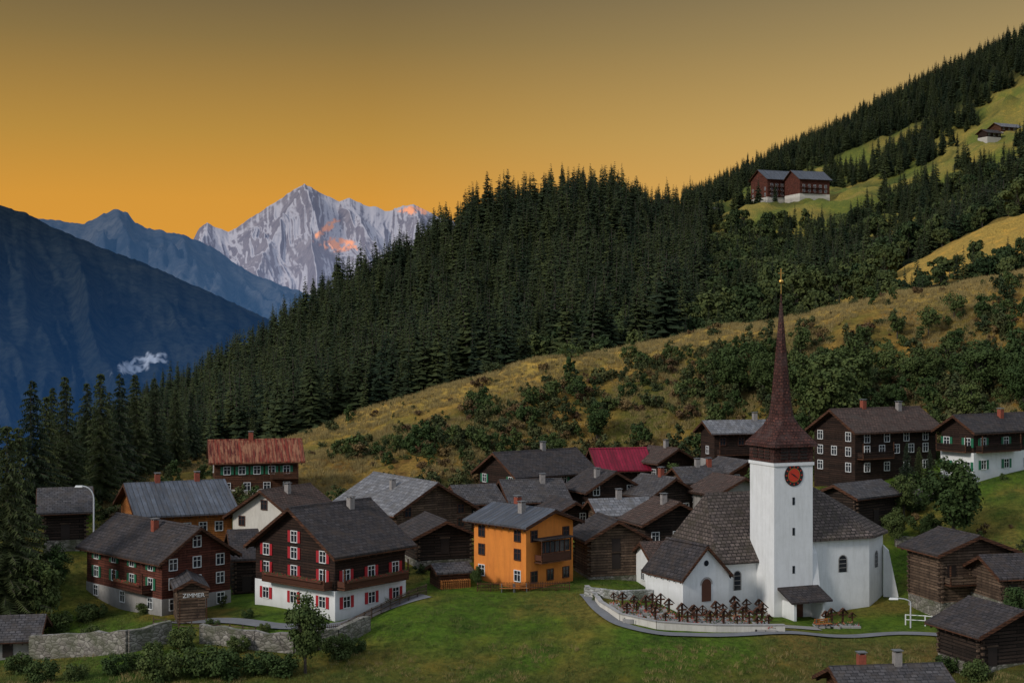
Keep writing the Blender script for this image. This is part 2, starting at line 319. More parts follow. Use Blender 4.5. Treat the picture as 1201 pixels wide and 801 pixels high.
for h in HS:
    h['o']=P(h['pc'],h['yb'],h['d']);X0,Y0,_=h['o'];a=D2R(h['a']);ca,sa=math.cos(a),math.sin(a)
    uR=(h['pr']-CX)/F;uL=(h['pl']-CX)/F
    h['WR']=(uR*Y0-X0)/(ca-uR*sa);h['WL']=min((X0-uL*Y0)/(sa+uL*ca) if abs(sa+uL*ca)>.05 else 9,16)
    if 'wl' in h:h['WL']=h['wl']
    if h['WL']<5 and h['d']<500:h['WL']=6 if h['WR']>4 else 3.5
    h['H']=(h['yb']-h['ye'])/F*h['d']
FL=[]
def bilin(px,d):
    px=np.asarray(px,float);d=np.asarray(d,float)
    i=np.clip(np.searchsorted(PX,px)-1,0,len(PX)-2);t=np.clip((px-PX[i])/(PX[i+1]-PX[i]),0,1)
    l=(np.log(np.maximum(d,20.01))-math.log(20))/(math.log(3200)-math.log(20))*(len(DD)-1)
    j=np.clip(l.astype(int),0,len(DD)-2);s=np.clip(l-j,0,1)
    return (ZG[i,j]*(1-t)+ZG[i+1,j]*t)*(1-s)+(ZG[i,j+1]*(1-t)+ZG[i+1,j+1]*t)*s
def height(x,y):return bilin(CX+F*np.asarray(x)/np.asarray(y),y)
for h in HS:
    a=D2R(h['a']);o=h['o']
    for fx,fy in((0,0),(1,0),(0,1),(.5,0),(.5,.5)):
        x=o[0]+h['WR']*fx*math.cos(a)-h['WL']*fy*math.sin(a);y=o[1]+h['WR']*fx*math.sin(a)+h['WL']*fy*math.cos(a)
        up=.0 if fy==0 else .5*fy
        FL.append((x,y,o[2]+up,9 if h['d']<500 else 30))
CHD=147.0;CHA=D2R(22);CHO=P(908,730,CHD)
for fx,fy in((0,0),(5,0),(10,1),(16,3),(-4,4),(0,8),(10,8)):
    FL.append((CHO[0]+fx*math.cos(CHA)-fy*math.sin(CHA),CHO[1]+fx*math.sin(CHA)+fy*math.cos(CHA),CHO[2]+(.1),7))
for (px,py,d) in((730,712,145),(780,726,140.5),(850,732,142),(720,735,139),(800,745,138.5),(1000,742,144),(1070,740,145)):
    q=P(px,py,d);FL.append((q[0],q[1],q[2],6))
FL=np.array(FL);res=FL[:,2]-height(FL[:,0],FL[:,1])
num=np.zeros_like(ZG);den=np.zeros_like(ZG)
for (x,y,z,sg),r in zip(FL,res):
    w=np.exp(-((XG-x)**2+(YG-y)**2)/sg**2)*1.0
    num+=w*r;den+=w
ZG+=num/(den+.12)
DS=np.arange(95,420,.4)
def G(px,py,lo=95):
    d=DS[DS>=lo];z=bilin(np.full(len(d),px),d);yy=CY-(z-CZ)/d*F
    k=np.where(yy<=py)[0]
    dd=d[k[0]] if len(k) else 300
    return Vector(((px-CX)/F*dd,dd,float(bilin(px,dd))))
def lerp(a,b,t):return a*(1-t[...,None])+b*t[...,None]
def sm(v,a,b):
    t=np.clip((v-a)/(b-a),0,1);return t*t*(3-2*t)
C=lambda *c:np.array(S(*c)[:3])
PXG=np.repeat(PX[:,None],len(DD),1)
n1=fbm(XG/7,YG/7,11,5);n2=fbm(XG/25+4,YG/25,21,4);n3=fbm(XG/2.2,YG/2.2,31,3)
full=lambda *c:np.broadcast_to(C(*c),XG.shape+(3,))
grass=lerp(full(90,116,36),C(126,114,52),sm(n1*.6+n2*.4,.44,.62))
grass=lerp(grass,C(118,96,56),sm(PXG,860,980)*(1-sm(YG,137,145))*.75)
grass=lerp(grass,C(60,74,32),(1-sm(YG,124,134))*.5)
grass=lerp(grass,C(56,80,26),sm(n3,.5,.8)*.7)
slope=lerp(full(104,100,46),C(160,126,62),sm(n1*.5+n2*.5,.38,.56))
slope=lerp(slope,C(92,62,38),sm(n3,.52,.75)*.7)
crest=np.interp(PXG,COLS,[K[c][5][0] for c in COLS])
slope=lerp(slope,C(206,168,84),sm(YG,crest-26,crest-6)*.9*sm(n1,.15,.35))
floor=full(30,40,22)
mead=lerp(full(112,118,52),C(150,134,66),sm(n2,.38,.58))
mead2=lerp(mead,C(64,76,36),sm(fbm(XG/30,YG/30,77,4),.54,.66)*.7)
col=lerp(grass,slope,sm(YG,196,220))
col=lerp(col,floor,sm(YG,crest+10,crest+28))
col=lerp(col,mead2,sm(YG,850,890)*sm(PXG,815,860)*(1-sm(YG,1200,1270)))
col=lerp(col,mead*.9,sm(YG,560,600)*sm(PXG,820,900)*(1-sm(YG,850,880)))
col=lerp(col,full(184,150,74),sm(PXG,950,1010)*sm(YG,395,425)*(1-sm(YG,490,520)))
nx,ny=XG.shape;V=np.stack([XG,YG,ZG],-1).reshape(-1,3)
ii,jj=np.meshgrid(np.arange(nx-1),np.arange(ny-1),indexing='ij');q=ii*ny+jj
FC=np.stack([q,q+ny,q+ny+1,q+1],-1).reshape(-1,4)
def fastmesh(name,V,FC,mat,smooth=True,cols=None):
    me=bpy.data.meshes.new(name);k=FC.shape[1]
    me.vertices.add(len(V));me.vertices.foreach_set('co',np.asarray(V,np.float32).ravel())
    me.loops.add(FC.size);me.loops.foreach_set('vertex_index',FC.astype(np.int32).ravel())
    me.polygons.add(len(FC));me.polygons.foreach_set('loop_start',np.arange(0,FC.size,k,dtype=np.int32))
    try:me.polygons.foreach_set('loop_total',np.full(len(FC),k,dtype=np.int32))
    except Exception:pass
    me.update(calc_edges=True);me.validate()
    if smooth:me.polygons.foreach_set('use_smooth',np.ones(len(me.polygons),bool))
    if cols is not None:
        ca=me.color_attributes.new('Col','FLOAT_COLOR','POINT');ca.data.foreach_set('color',np.concatenate([cols,np.ones((len(cols),1))],1).astype(np.float32).ravel())
    me.materials.append(mat);return me
m,nt,b=newmat('ground_cover');at=N(nt,'ShaderNodeAttribute');at.attribute_name='Col'
tc=N(nt,'ShaderNodeTexCoord')
g1=noise(nt,tc.outputs['Object'],1.6,8,.75);g2=noise(nt,tc.outputs['Object'],.25,5,.6)
c=mixc(nt,mr(nt,g1,.4,.65,0,1),at.outputs['Color'],mixc(nt,1.0,at.outputs['Color'],(.36,.40,.36,1),'MULTIPLY'))
c=mixc(nt,mr(nt,g2,.5,.75,0,.6),c,mixc(nt,1.0,at.outputs['Color'],(1.6,1.3,.95,1),'MULTIPLY'))
nt.links.new(c,b.inputs['Base Color']);b.inputs['Roughness'].default_value=.95;b.inputs['Specular IOR Level'].default_value=.1
bump(nt,b,g1,1,.4);GM=m
link(bpy.data.objects.new('hillside_ground',fastmesh('hillside_ground',V,FC,GM,cols=col.reshape(-1,3))))
VG=plainmat('valley_haze_ground',S(30,48,66),.95,.3,.002)
link(bpy.data.objects.new('valley_ground',mkmesh('valley_ground',[(-90000,-60000,-420),(90000,-60000,-420),(90000,90000,-420),(-90000,90000,-420)],[(0,1,2,3)],VG)))
# ---------------------------------------------------------------- house builder
SH={'r':REDP,'g':GRNP,'w':None,'o':BRP}
def window(B,f,s,z,w,h,kind,off=0):
    def fb(part,mat,s0,s1,z0,z1,o0,o1):
        o0+=off;o1+=off
        if f=='R':B.m(part,mat).box(s0,s1,-o1,-o0,z0,z1)
        else:B.m(part,mat).box(-o1,-o0,s0,s1,z0,z1)
    if kind=='d':
        fb('door_planks',DKP,s-.5,s+.5,z-.9,z+.9,.0,.06);fb('door_frame',WG,s-.62,s+.62,z+.9,z+1.05,.0,.1);return
    fm=BRP if kind=='o' else WHT
    fb('window_glass',GL,s-w/2,s+w/2,z-h/2,z+h/2,0,.03)
    t=.08
    fb('window_frames',fm,s-w/2-t,s-w/2,z-h/2-t,z+h/2+t,0,.09);fb('window_frames',fm,s+w/2,s+w/2+t,z-h/2-t,z+h/2+t,0,.09)
    fb('window_frames',fm,s-w/2,s+w/2,z+h/2,z+h/2+t,0,.09);fb('window_frames',fm,s-w/2,s+w/2,z-h/2-t,z-h/2,0,.14)
    fb('window_frames',fm,s-.03,s+.03,z-h/2,z+h/2,0.03,.07)
    fb('window_frames',fm,s-w/2,s-.031,z+h*.12,z+h*.12+.05,0.03,.07);fb('window_frames',fm,s+.031,s+w/2,z+h*.12,z+h*.12+.05,0.03,.07)
    if kind in('r','g'):
        for q in(-1,1):
            a0=s+q*(w/2+t+.02);a1=s+q*(w/2+t+.02+w*.45)
            fb('shutters',SH[kind],min(a0,a1),max(a0,a1),z-h/2-.05,z+h/2+.05,.02,.1)
def roof_gable(B,mat,L0,L1,S0,S1,H,p,ov,axis,t=.24,part='roof',barge=True):
    c=(S0+S1)/2;rise=p*(S1-S0)/2
    def T(l,s,z):return (s,l,z) if axis=='y' else (l,s,z)
    for sg in(-1,1):
        e=c+sg*((S1-S0)/2+ov);ze=H-ov*p;zr=H+rise
        def slab(mb,l0,l1,z0,z1,e=e,ze=ze,zr=zr):
            pts=[T(l0,e,ze+z0),T(l1,e,ze+z0),T(l1,c,zr+z0),T(l0,c,zr+z0),T(l0,e,ze+z1),T(l1,e,ze+z1),T(l1,c,zr+z1),T(l0,c,zr+z1)]
            a=Vector(pts[1])-Vector(pts[0]);b_=Vector(pts[3])-Vector(pts[0])
            if a.cross(b_).z<0:pts=[pts[0],pts[3],pts[2],pts[1],pts[4],pts[7],pts[6],pts[5]]
            mb.hexa(pts)
        slab(B.m(part,mat),L0-ov,L1+ov,.04,t)
        slab(B.m('roof_underside',WB),L0-ov+.03,L1+ov-.03,-.08,.035)
        if barge:
            for l in((L0-ov-.07,L0-ov-.005),(L1+ov+.005,L1+ov+.07)):slab(B.m('bargeboards',WB),l[0],l[1],-.14,t-.03)
            l=L0-ov+.3
            while l<L1+ov-.3:
                x0=e-sg*.02;x1=e-sg*1.0
                a0=min(x0,x1);a1=max(x0,x1)
                def zz(x):return ze+(abs(x-e))*p-.10
                pts=[T(l,a0,zz(a0)-.16),T(l+.14,a0,zz(a0)-.16),T(l+.14,a1,zz(a1)-.16),T(l,a1,zz(a1)-.16),T(l,a0,zz(a0)),T(l+.14,a0,zz(a0)),T(l+.14,a1,zz(a1)),T(l,a1,zz(a1))]
                if axis=='y':pts=[pts[i] for i in(0,3,2,1,4,7,6,5)]
                B.m('rafter_tails',WD).hexa(pts);l+=1.1
    r=B.m('ridge_cap',mat);a,b_=L0-ov,L1+ov
    zr=H+rise+t
    pts=[T(a,c-.25,zr-.12),T(b_,c-.25,zr-.12),T(b_,c+.25,zr-.12),T(a,c+.25,zr-.12),T(a,c-.06,zr+.07),T(b_,c-.06,zr+.07),T(b_,c+.06,zr+.07),T(a,c+.06,zr+.07)]
    if axis=='y':pts=[pts[i] for i in(0,3,2,1,4,7,6,5)]
    r.hexa(pts)
    return rise
def prism_walls(mb,WR,WL,z0,H,rise,g):
    X,Y=WR,WL;q=[(0,0),(X,0),(X,Y),(0,Y)]
    bot=[(x,y,z0) for x,y in q];top=[(x,y,H) for x,y in q]
    if g=='R':
        a=(X/2,0,H+rise);c=(X/2,Y,H+rise)
        mb.face([bot[0],bot[1],top[1],a,top[0]]);mb.face([bot[2],bot[3],top[3],c,top[2]])
        mb.face([bot[1],bot[2],top[2],top[1]]);mb.face([bot[3],bot[0],top[0],top[3]])
    else:
        a=(0,Y/2,H+rise);c=(X,Y/2,H+rise)
        mb.face([bot[0],bot[1],top[1],top[0]]);mb.face([bot[2],bot[3],top[3],top[2]])
        mb.face([bot[1],bot[2],top[2],c,top[1]]);mb.face([bot[3],bot[0],top[0],a,top[3]])
for h in HS:
    B=Bld(h['n'],tuple(h['o']),D2R(h['a']));X,Y,H=h['WR'],h['WL'],h['H']
    big=h['d']>500;span=X if h['g']=='R' else Y;rise=h['p']*span/2
    prism_walls(B.m('walls',h['wall']),X,Y,-3.5,H,rise,h['g'])
    bs=h.get('base',0)
    if bs:
        mb=B.m('plinth',h['bm']);o=.06
        mb.box(-o,X+o,-o,Y+o,-4,bs)
    ov=.9 if not big else 1.5
    if h.get('round'):ov=.3
    if X<4:ov=.4
    if h['g']=='R':roof_gable(B,h['roof'],0,Y,0,X,H,h['p'],ov,'y')
    else:roof_gable(B,h['roof'],0,X,0,Y,H,h['p'],ov,'x')
    ws=h.get('ws',1)
    for f,key in(('R','rR'),('L','rL')):
        Lw=X if f=='R' else Y
        for(z,n,k) in h.get(key,[]):
            mg=Lw*.12
            if z>H:mg=Lw*.3
            for i in range(n):
                s=Lw/2 if n==1 else mg+.3+(Lw-2*mg-.6)*i/(n-1)
                w_,h_=.9*ws,1.1*ws
                if Lw<5:w_*=.8
                zz=z
                if f!=h['g'] and z+.8>H and k!='d':zz=H-.9
                window(B,f,s,zz,w_,h_,k,.062 if(bs and zz-.6<bs) else 0)
    for bl in h.get('bal',[]):
        f,z,s0,s1=bl;s1=min(s1,(X if f=='R' else Y)-.1)
        rm=h.get('railm',h['wall'] if h['wall'] is not PO else BRP);dp=1.2
        def fb(part,mat,a0,a1,z0,z1,o0,o1):
            if f=='R':B.m(part,mat).box(a0,a1,-o1,-o0,z0,z1)
            else:B.m(part,mat).box(-o1,-o0,a0,a1,z0,z1)
        fb('balcony_floor',WB,s0,s1,z,z+.16,.07,dp)
        fb('balcony_rail',rm,s0,s1,z+.95,z+1.05,dp-.1,dp+.02)
        s=s0
        while s<s1-.1:
            fb('balcony_boards',rm,s,s+.13,z+.2,z+.93,dp-.07,dp-.02);s+=.17 if not big else .5
        for s in(s0,s1-.12):
            fb('balcony_posts',WB,s,s+.12,z+.161,z+(2.2 if not h.get('enclosed') else 2.5),dp-.12,dp)
            fb('balcony_side',rm,s+.03,s+.09,z+.3,z+.9,.1,dp-.13)
        if h.get('fl'):
            fb('flower_box',BRP,s0+.3,s1-.3,z+.78,z+.96,dp+.03,dp+.22)
            for _ in range(int((s1-s0)*16)):
                a_=random.uniform(s0+.3,s1-.3);zq=z+random.uniform(.9,1.2);oq=dp+random.uniform(.03,.26);r_=.06;t_=random.choice([FLW,LFG,LFG])
                p_=[(a_-r_,oq,zq-r_),(a_+r_,oq+.03,zq-r_*.3),(a_,oq,zq+r_)]
                B.m('flowers',t_).face([(q_[0],-q_[1],q_[2]) if f=='R' else (-q_[1],q_[0],q_[2]) for q_ in p_])
        if h.get('enclosed'):
            fb('balcony_glazing',GL,s0+.14,s1-.14,z+1.1,z+2.3,dp-.2,dp-.15)
            k=s0+.6
            while k<s1-.3:fb('glazing_bars',BRP,k,k+.08,z+1.06,z+2.35,dp-.14,dp-.08);k+=.75
            fb('balcony_roof',RD,s0-.2,s1+.2,z+2.5,z+2.65,0.0,dp+.3)
    for (u,v,cm) in h.get('ch',[]):
        cx,cy=u*X,v*Y
        zc=H+rise*(1-abs((cx/X if h['g']=='R' else cy/Y)-.5)*2)
        B.m('chimney',cm).box(cx-.33,cx+.33,cy-.3,cy+.3,zc-.3,zc+1.25)
        B.m('chimney_cap',MET).box(cx-.42,cx+.42,cy-.38,cy+.38,zc+1.4,zc+1.47)
        for a_ in(-.3,.22):
            for b2 in(-.27,.19):B.m('chimney_legs',CHM).box(cx+a_,cx+a_+.08,cy+b2,cy+b2+.08,zc+1.25,zc+1.4)
    if h.get('log'):
        z=max(bs,.1);k=0
        while z<H-.25:
            for(cx,cy) in((0,0),(X,0),(0,Y)):
                sx=-1 if cx==0 else 1;sy=-1 if cy==0 else 1
                if k%2:B.m('log_ends',WG).box(cx,cx+sx*.3,cy+(-sy)*.02,cy-sy*.22,z,z+.22)
                else:B.m('log_ends',WG).box(cx-sx*.02,cx-sx*.22,cy,cy+sy*.3,z,z+.22)
            z+=.26;k+=1
    if h.get('arch'):
        cx=X/2;mb=B.m('arched_door',BRP);pts=[(cx-.6,-.05,0),(cx+.6,-.05,0)]+[(cx+.6*math.cos(t),-.05,1.7+.6*math.sin(t)) for t in np.linspace(0,math.pi,9)]
        mb.face(pts)
        mb=B.m('door_surround',PG);pr=None
        for t in np.linspace(0,math.pi,9):
            c0=(cx+.62*math.cos(t),1.7+.62*math.sin(t));c1=(cx+.8*math.cos(t),1.7+.8*math.sin(t))
            if pr:mb.face([(pr[0][0],-.06,pr[0][1]),(pr[1][0],-.06,pr[1][1]),(c1[0],-.06,c1[1]),(c0[0],-.06,c0[1])])
            pr=(c0,c1)
        mb=B.m('round_window',GL);mb.face([(cx+.3*math.cos(t),-.04,3.9+.3*math.sin(t)) for t in np.linspace(0,2*math.pi,16,endpoint=False)])
    if h['n']=='firewood_shed':
        mb=B.m('split_logs',WO)
        for i in range(14):
            for j in range(6):mb.tube((.2+i*.24,-.55,.1+j*.2),(.2+i*.24,-.02,.1+j*.2),.1,.1,6)
    if h['n']=='garden_hut':
        B.m('sign_board',WG).box(.0,X+.2,-1.3,-1.22,H-.9,H-.2)
        tcv=bpy.data.curves.new('sign_letters','FONT');tcv.body='ZIMMER';tcv.size=.62;tcv.extrude=.01;tcv.align_x='CENTER'
        to=bpy.data.objects.new('sign_letters',tcv);to.data.materials.append(WHT);link(to);to.parent=B.e;to.location=(X/2+.1,-1.33,H-.75);to.rotation_euler=(math.pi/2,0,0)
        for q_ in(.1,X-.05):B.m('sign_posts',WB).box(q_,q_+.1,-1.2,-1.1,-.5,H-.2)
    B.done()
# ---------------------------------------------------------------- church
B=Bld('village_church',tuple(CHO),CHA)
s=4.75;u=CHD/F;zt=187*u
B.m('tower_walls',PW).box(0,s,0,s,-3,zt)
B.m('tower_cornice',PW).box(-.12,s+.12,-.12,s+.12,zt-.35,zt-.02)
zb=zt+21*u
B.m('belfry',SPM).box(-.05,s+.05,-.05,s+.05,zt,zb)
for f in(0,1):
    for k in range(3):
        a0=.75+k*1.2
        for j in range(4):
            z=zt+.35+j*.33
            if f==0:B.m('belfry_louvres',DKP).box(a0,a0+.85,-.14,-.052,z,z+.2)
            else:B.m('belfry_louvres',DKP).box(-.14,-.052,a0,a0+.85,z,z+.2)
def ring(r,z,sq):
    out=[]
    for i in range(8):
        t=math.pi/8+i*math.pi/4
        ox,oy=r*math.cos(t)/math.cos(math.pi/8),r*math.sin(t)/math.cos(math.pi/8)
        cxs=1 if math.cos(t)>0 else -1;cys=1 if math.sin(t)>0 else -1
        if abs(math.cos(t))>abs(math.sin(t)):qx,qy=cxs*r,cys*r*.92
        else:qx,qy=cxs*r*.92,cys*r
        out.append((s/2+ox*(1-sq)+qx*sq,s/2+oy*(1-sq)+qy*sq,z))
    return out
rk=[(s/2+.5,zb-.25,1),(s/2+.47,zb+.05,1),(s/2-.2,zb+.95,.9),(s/2-.8,zb+1.9,.55),(s/2-1.2,zb+2.9,.15),(1.02,zb+4.3,0),(.82,zb+6.5,0),(.52,zb+10,0),(.26,zb+13.2,0),(.05,zb+15.9,0)]
R_=[ring(*q) for q in rk];mb=B.m('spire',SPM)
for a_,b_ in zip(R_[:-1],R_[1:]):
    for i in range(8):
        j=(i+1)%8;mb.face([a_[i],a_[j],b_[j],b_[i]])
mb.face(R_[0][::-1])
tz=zb+15.9
B.m('spire_finial',GOLD).tube((s/2,s/2,tz-.2),(s/2,s/2,tz+1.2),.05,.04,8)
mb=B.m('finial_ball',GOLD)
for i in range(6):
    t0=-math.pi/2+i*math.pi/6;t1=t0+math.pi/6
    mb.tube((s/2,s/2,tz+1.3+.26*math.sin(t0)),(s/2,s/2,tz+1.3+.26*math.sin(t1)),max(.26*math.cos(t0),.005),max(.26*math.cos(t1),.005),12,False)
B.m('finial_cross',GOLD).box(s/2-.05,s/2+.05,s/2-.05,s/2+.05,tz+1.5,tz+2.7);B.m('finial_cross',GOLD).box(s/2-.35,s/2-.05,s/2-.045,s/2+.045,tz+2.15,tz+2.24);B.m('finial_cross',GOLD).box(s/2+.05,s/2+.35,s/2-.045,s/2+.045,tz+2.15,tz+2.24)
zc=zt-1.35
def T(a,o,z):return (a,-o,z)
def disc(part,mat,r,o,n=32,r0=0):
    mb=B.m(part,mat)
    for i in range(n):
        t0=2*math.pi*i/n;t1=2*math.pi*(i+1)/n
        p=[T(s/2+r0*math.cos(t0),o,zc+r0*math.sin(t0)),T(s/2+r*math.cos(t0),o,zc+r*math.sin(t0)),T(s/2+r*math.cos(t1),o,zc+r*math.sin(t1))]
        if r0:p.append(T(s/2+r0*math.cos(t1),o,zc+r0*math.sin(t1)))
        mb.face(p)
disc('clock_rim',BLK,1.15,.06);disc('clock_dial',CLK,.70,.09);disc('clock_inner_ring',GOLD,.76,.10,r0=.70)
for k in range(12):
    t=k*math.pi/6;mb=B.m('clock_numerals',CLK)
    c_,s_=math.cos(t),math.sin(t)
    mb.face([T(s/2+.84*c_-.06*s_,.11,zc+.84*s_+.06*c_),T(s/2+1.04*c_-.06*s_,.11,zc+1.04*s_+.06*c_),T(s/2+1.04*c_+.06*s_,.11,zc+1.04*s_-.06*c_),T(s/2+.84*c_+.06*s_,.11,zc+.84*s_-.06*c_)])
for ang,l,w_ in((-.6,.8,.06),(2.6,.55,.08)):
    c_,s_=math.cos(ang),math.sin(ang);mb=B.m('clock_hands',BLK)
    mb.face([T(s/2-w_*-s_,.13,zc-w_*c_),T(s/2+l*c_,.13,zc+l*s_),T(s/2+w_*-s_,.13,zc+w_*c_)])
for z in(5,9,12.2):B.m('tower_slits',GL).box(s/2-.14,s/2+.14,-.03,0.01,z,z+.8)
nx0,nx1,ny0,ny1,nh=-4.6,4.74,3.4,14.6,6.6
mb=B.m('nave_walls',PW)
q4=[(nx0,ny0),(nx1,ny0),(nx1,ny1),(nx0,ny1)]
for i in range(4):
    a_,b_=q4[i],q4[(i+1)%4];mb.face([(*a_,-3),(*b_,-3),(*b_,nh),(*a_,nh)])
o=.5;zr=nh+6.2;ym=(ny0+ny1)/2;ze=nh-.55
e4=[(nx0-o,ny0-o,ze),(nx1,ny0-o,ze),(nx1,ny1+o,ze),(nx0-o,ny1+o,ze)];ra=(nx0+1.6,ym,zr);rb=(nx1+2,ym,zr)
mb=B.m('nave_roof',RT);mb.face([e4[0],e4[1],rb,ra]);mb.face([e4[2],e4[3],ra,rb]);mb.face([e4[3],e4[0],ra])
for a_,b_ in((e4[0],e4[1]),(e4[3],e4[0]),(e4[2],e4[3])):mb.face([(a_[0],a_[1],ze-.22),(b_[0],b_[1],ze-.22),b_,a_])
B.m('nave_soffit',WHT).face([(p[0],p[1],ze-.22) for p in e4][::-1])
fp=[(4.75,.9),(12.6,.9),(16.4,3.6),(16.4,8.2),(12.6,11),(4.75,11)];chh=97*u
mb=B.m('choir_walls',PW)
for i in range(6):
    a_,b_=fp[i],fp[(i+1)%6];mb.face([(a_[0],a_[1],-3),(b_[0],b_[1],-3),(b_[0],b_[1],chh),(a_[0],a_[1],chh)])
ctr=(9.5,6);e=[]
for (x,y) in fp:
    dx,dy=x-ctr[0],y-ctr[1];l=math.hypot(dx,dy);e.append((x+dx/l*.6 if x>5 else x-.02,y+dy/l*.6,chh-.3))
zr=chh+4.6;r0=(4.7,6,zr);r1=(9.0,6,zr)
mb=B.m('choir_roof',RT)
lift=lambda p,k:(p[0],p[1],p[2]+k)
mb.face([e[0],e[1],r1,r0]);mb.face([e[1],e[2],r1]);mb.face([e[2],e[3],r1]);mb.face([e[3],e[4],r1]);mb.face([e[4],e[5],r0,r1]);mb.face([e[5],e[0],r0])
for i in range(5):
    a_,b_=e[i],e[i+1];mb.face([lift(a_,-.25),lift(b_,-.25),b_,a_])
mb=B.m('choir_soffit',WHT);mb.face([lift(q_,-.25) for q_ in e][::-1])
def archwin(cx,cz,w,h,pt,dr):
    nx_,ny_=dr[1],-dr[0]
    def Q(a,o,z):return (pt[0]+dr[0]*a+nx_*o,pt[1]+dr[1]*a+ny_*o,z)
    pts=[Q(cx-w/2,.03,cz),Q(cx+w/2,.03,cz)]+[Q(cx+w/2*math.cos(t),.03,cz+h+w/2*math.sin(t)) for t in np.linspace(0,math.pi,11)]
    B.m('arched_windows',GL).face(pts)
    mb=B.m('window_surrounds',PG)
    prof=[(cx-w/2,cz),]+[(cx-w/2*math.cos(t),cz+h+w/2*math.sin(t)) for t in np.linspace(0,math.pi,11)]+[(cx+w/2,cz)]
    for (x0,z0),(x1,z1) in zip(prof[:-1],prof[1:]):
        def O(x,z):
            return (x+(x-cx)/(w/2)*.09,z+(.09*(z-cz-h)/(w/2) if z>cz+h else 0))
        a0=O(x0,z0);a1=O(x1,z1)
        mb.face([Q(x0,.05,z0),Q(x1,.05,z1),Q(a1[0],.05,a1[1]),Q(a0[0],.05,a0[1])])
    for k in(1,2,3):
        zz=cz+k*(h+w/2)/4;p0,p1=Q(cx-w/2,.045,zz),Q(cx+w/2,.045,zz);B.m('window_bars',PG).face([p0,p1,lift(p1,.05),lift(p0,.05)])
archwin(4.4,4.6,.95,1.3,(4.75,.9),(1,0))
l=math.hypot(3.8,2.7);archwin(l/2,4.6,.95,1.3,(12.6,.9),(3.8/l,2.7/l));archwin(2.3,4.6,.95,1.3,(16.4,3.6),(0,1))
archwin(2.2,3.0,.8,1.6,(nx0,ny0),(1,0))
def butt(px_,py_,dx,dy,w,ln,hh):
    wx,wy=-dy*w/2,dx*w/2;mb=B.m('buttresses',PW)
    A=[(px_-wx,py_-wy),(px_+wx,py_+wy)];C_=[(px_+dx*ln-wx,py_+dy*ln-wy),(px_+dx*ln+wx,py_+dy*ln+wy)]
    D_=[(px_+dx*ln*.25-wx,py_+dy*ln*.25-wy),(px_+dx*ln*.25+wx,py_+dy*ln*.25+wy)]
    mb.hexa([(*A[0],-2),(*C_[0],-2),(*C_[1],-2),(*A[1],-2),(*A[0],hh),(*D_[0],hh-.6),(*D_[1],hh-.6),(*A[1],hh)])
butt(16.3,3.4,.8,-.6,.9,2.3,6.8);butt(16.4,8.3,.9,.4,.9,2,6.8);butt(5.2,.9,0,-1,.8,1.8,7.5)
mbp=B.m('porch_walls',PW);mbp.box(1.0,1.3,-2.2,0,-2,2.3);mbp.box(4.5,4.8,-2.2,0,-2,2.3)
B.m('porch_roof',RD).hexa([(.4,-2.7,2.3),(5.4,-2.7,2.3),(5.4,.0,3.4),(.4,.0,3.4),(.4,-2.7,2.5),(5.4,-2.7,2.5),(5.4,.0,3.65),(.4,.0,3.65)])
B.m('church_door',BRP).box(2.1,3.5,-.08,.0,0,2.1)
B.done()
# ---------------------------------------------------------------- walls / path / fences
def stripwall(name,pts,h,t,mat,cap=None,below=1.2,jit=0):
    mb=MB();cm=MB();P2=[]
    for a_,b_ in zip(pts[:-1],pts[1:]):
        n=max(1,int((b_-a_).length/1.2))
        for k in range(n):P2.append(a_.lerp(b_,k/n))
    P2.append(pts[-1])
    for i in range(len(P2)):
        P2[i]=Vector((P2[i].x,P2[i].y,float(height(P2[i].x,P2[i].y))))
    zz=[p.z for p in P2];zs=np.convolve(np.pad(zz,3,mode='edge'),np.ones(7)/7,'valid')
    hj=[h+random.uniform(-jit,jit) for _ in P2]
    for i in range(len(P2)-1):
        a_,b_=P2[i],P2[i+1];d=(b_-a_);d.z=0;d.normalize();nn=Vector((-d.y,d.x,0))*t/2
        A=zs[i]+hj[i];Bz=zs[i+1]+hj[i+1]
        mb.hexa([(a_.x+nn.x*-1,a_.y-nn.y,zs[i]-below),(b_.x-nn.x,b_.y-nn.y,zs[i+1]-below),(b_.x+nn.x,b_.y+nn.y,zs[i+1]-below),(a_.x+nn.x,a_.y+nn.y,zs[i]-below),
                 (a_.x-nn.x,a_.y-nn.y,A),(b_.x-nn.x,b_.y-nn.y,Bz),(b_.x+nn.x,b_.y+nn.y,Bz),(a_.x+nn.x,a_.y+nn.y,A)])
        if cap:
            n2=nn*1.35
            cm.hexa([(a_.x-n2.x,a_.y-n2.y,A+.003),(b_.x-n2.x,b_.y-n2.y,Bz+.003),(b_.x+n2.x,b_.y+n2.y,Bz+.003),(a_.x+n2.x,a_.y+n2.y,A+.003),
                     (a_.x-n2.x,a_.y-n2.y,A+.1),(b_.x-n2.x,b_.y-n2.y,Bz+.1),(b_.x+n2.x,b_.y+n2.y,Bz+.1),(a_.x+n2.x,a_.y+n2.y,A+.1)])
    e=bpy.data.objects.new(name,None);link(e)
    o=bpy.data.objects.new('wall_body',mkmesh(name,mb.v,mb.f,mat,uv=True));link(o);o.parent=e
    if cap:
        o=bpy.data.objects.new('coping',mkmesh(name,cm.v,cm.f,cap,uv=True));link(o);o.parent=e
stripwall('cemetery_wall',[G(688,694),G(705,712),G(728,728),G(770,738),G(840,741),G(920,741)],.6,.35,PC,PG)
stripwall('retaining_wall',[G(36,772),G(90,770),G(150,766),G(200,754)],2.2,.6,ST,below=2,jit=.15)
stripwall('retaining_wall',[G(236,754),G(300,762),G(345,766),G(395,758),G(432,740)],1.7,.6,ST,below=2,jit=.15)
stripwall('terrace_wall',[G(686,700),G(725,703),G(765,704)],1.0,.5,STW,below=1)
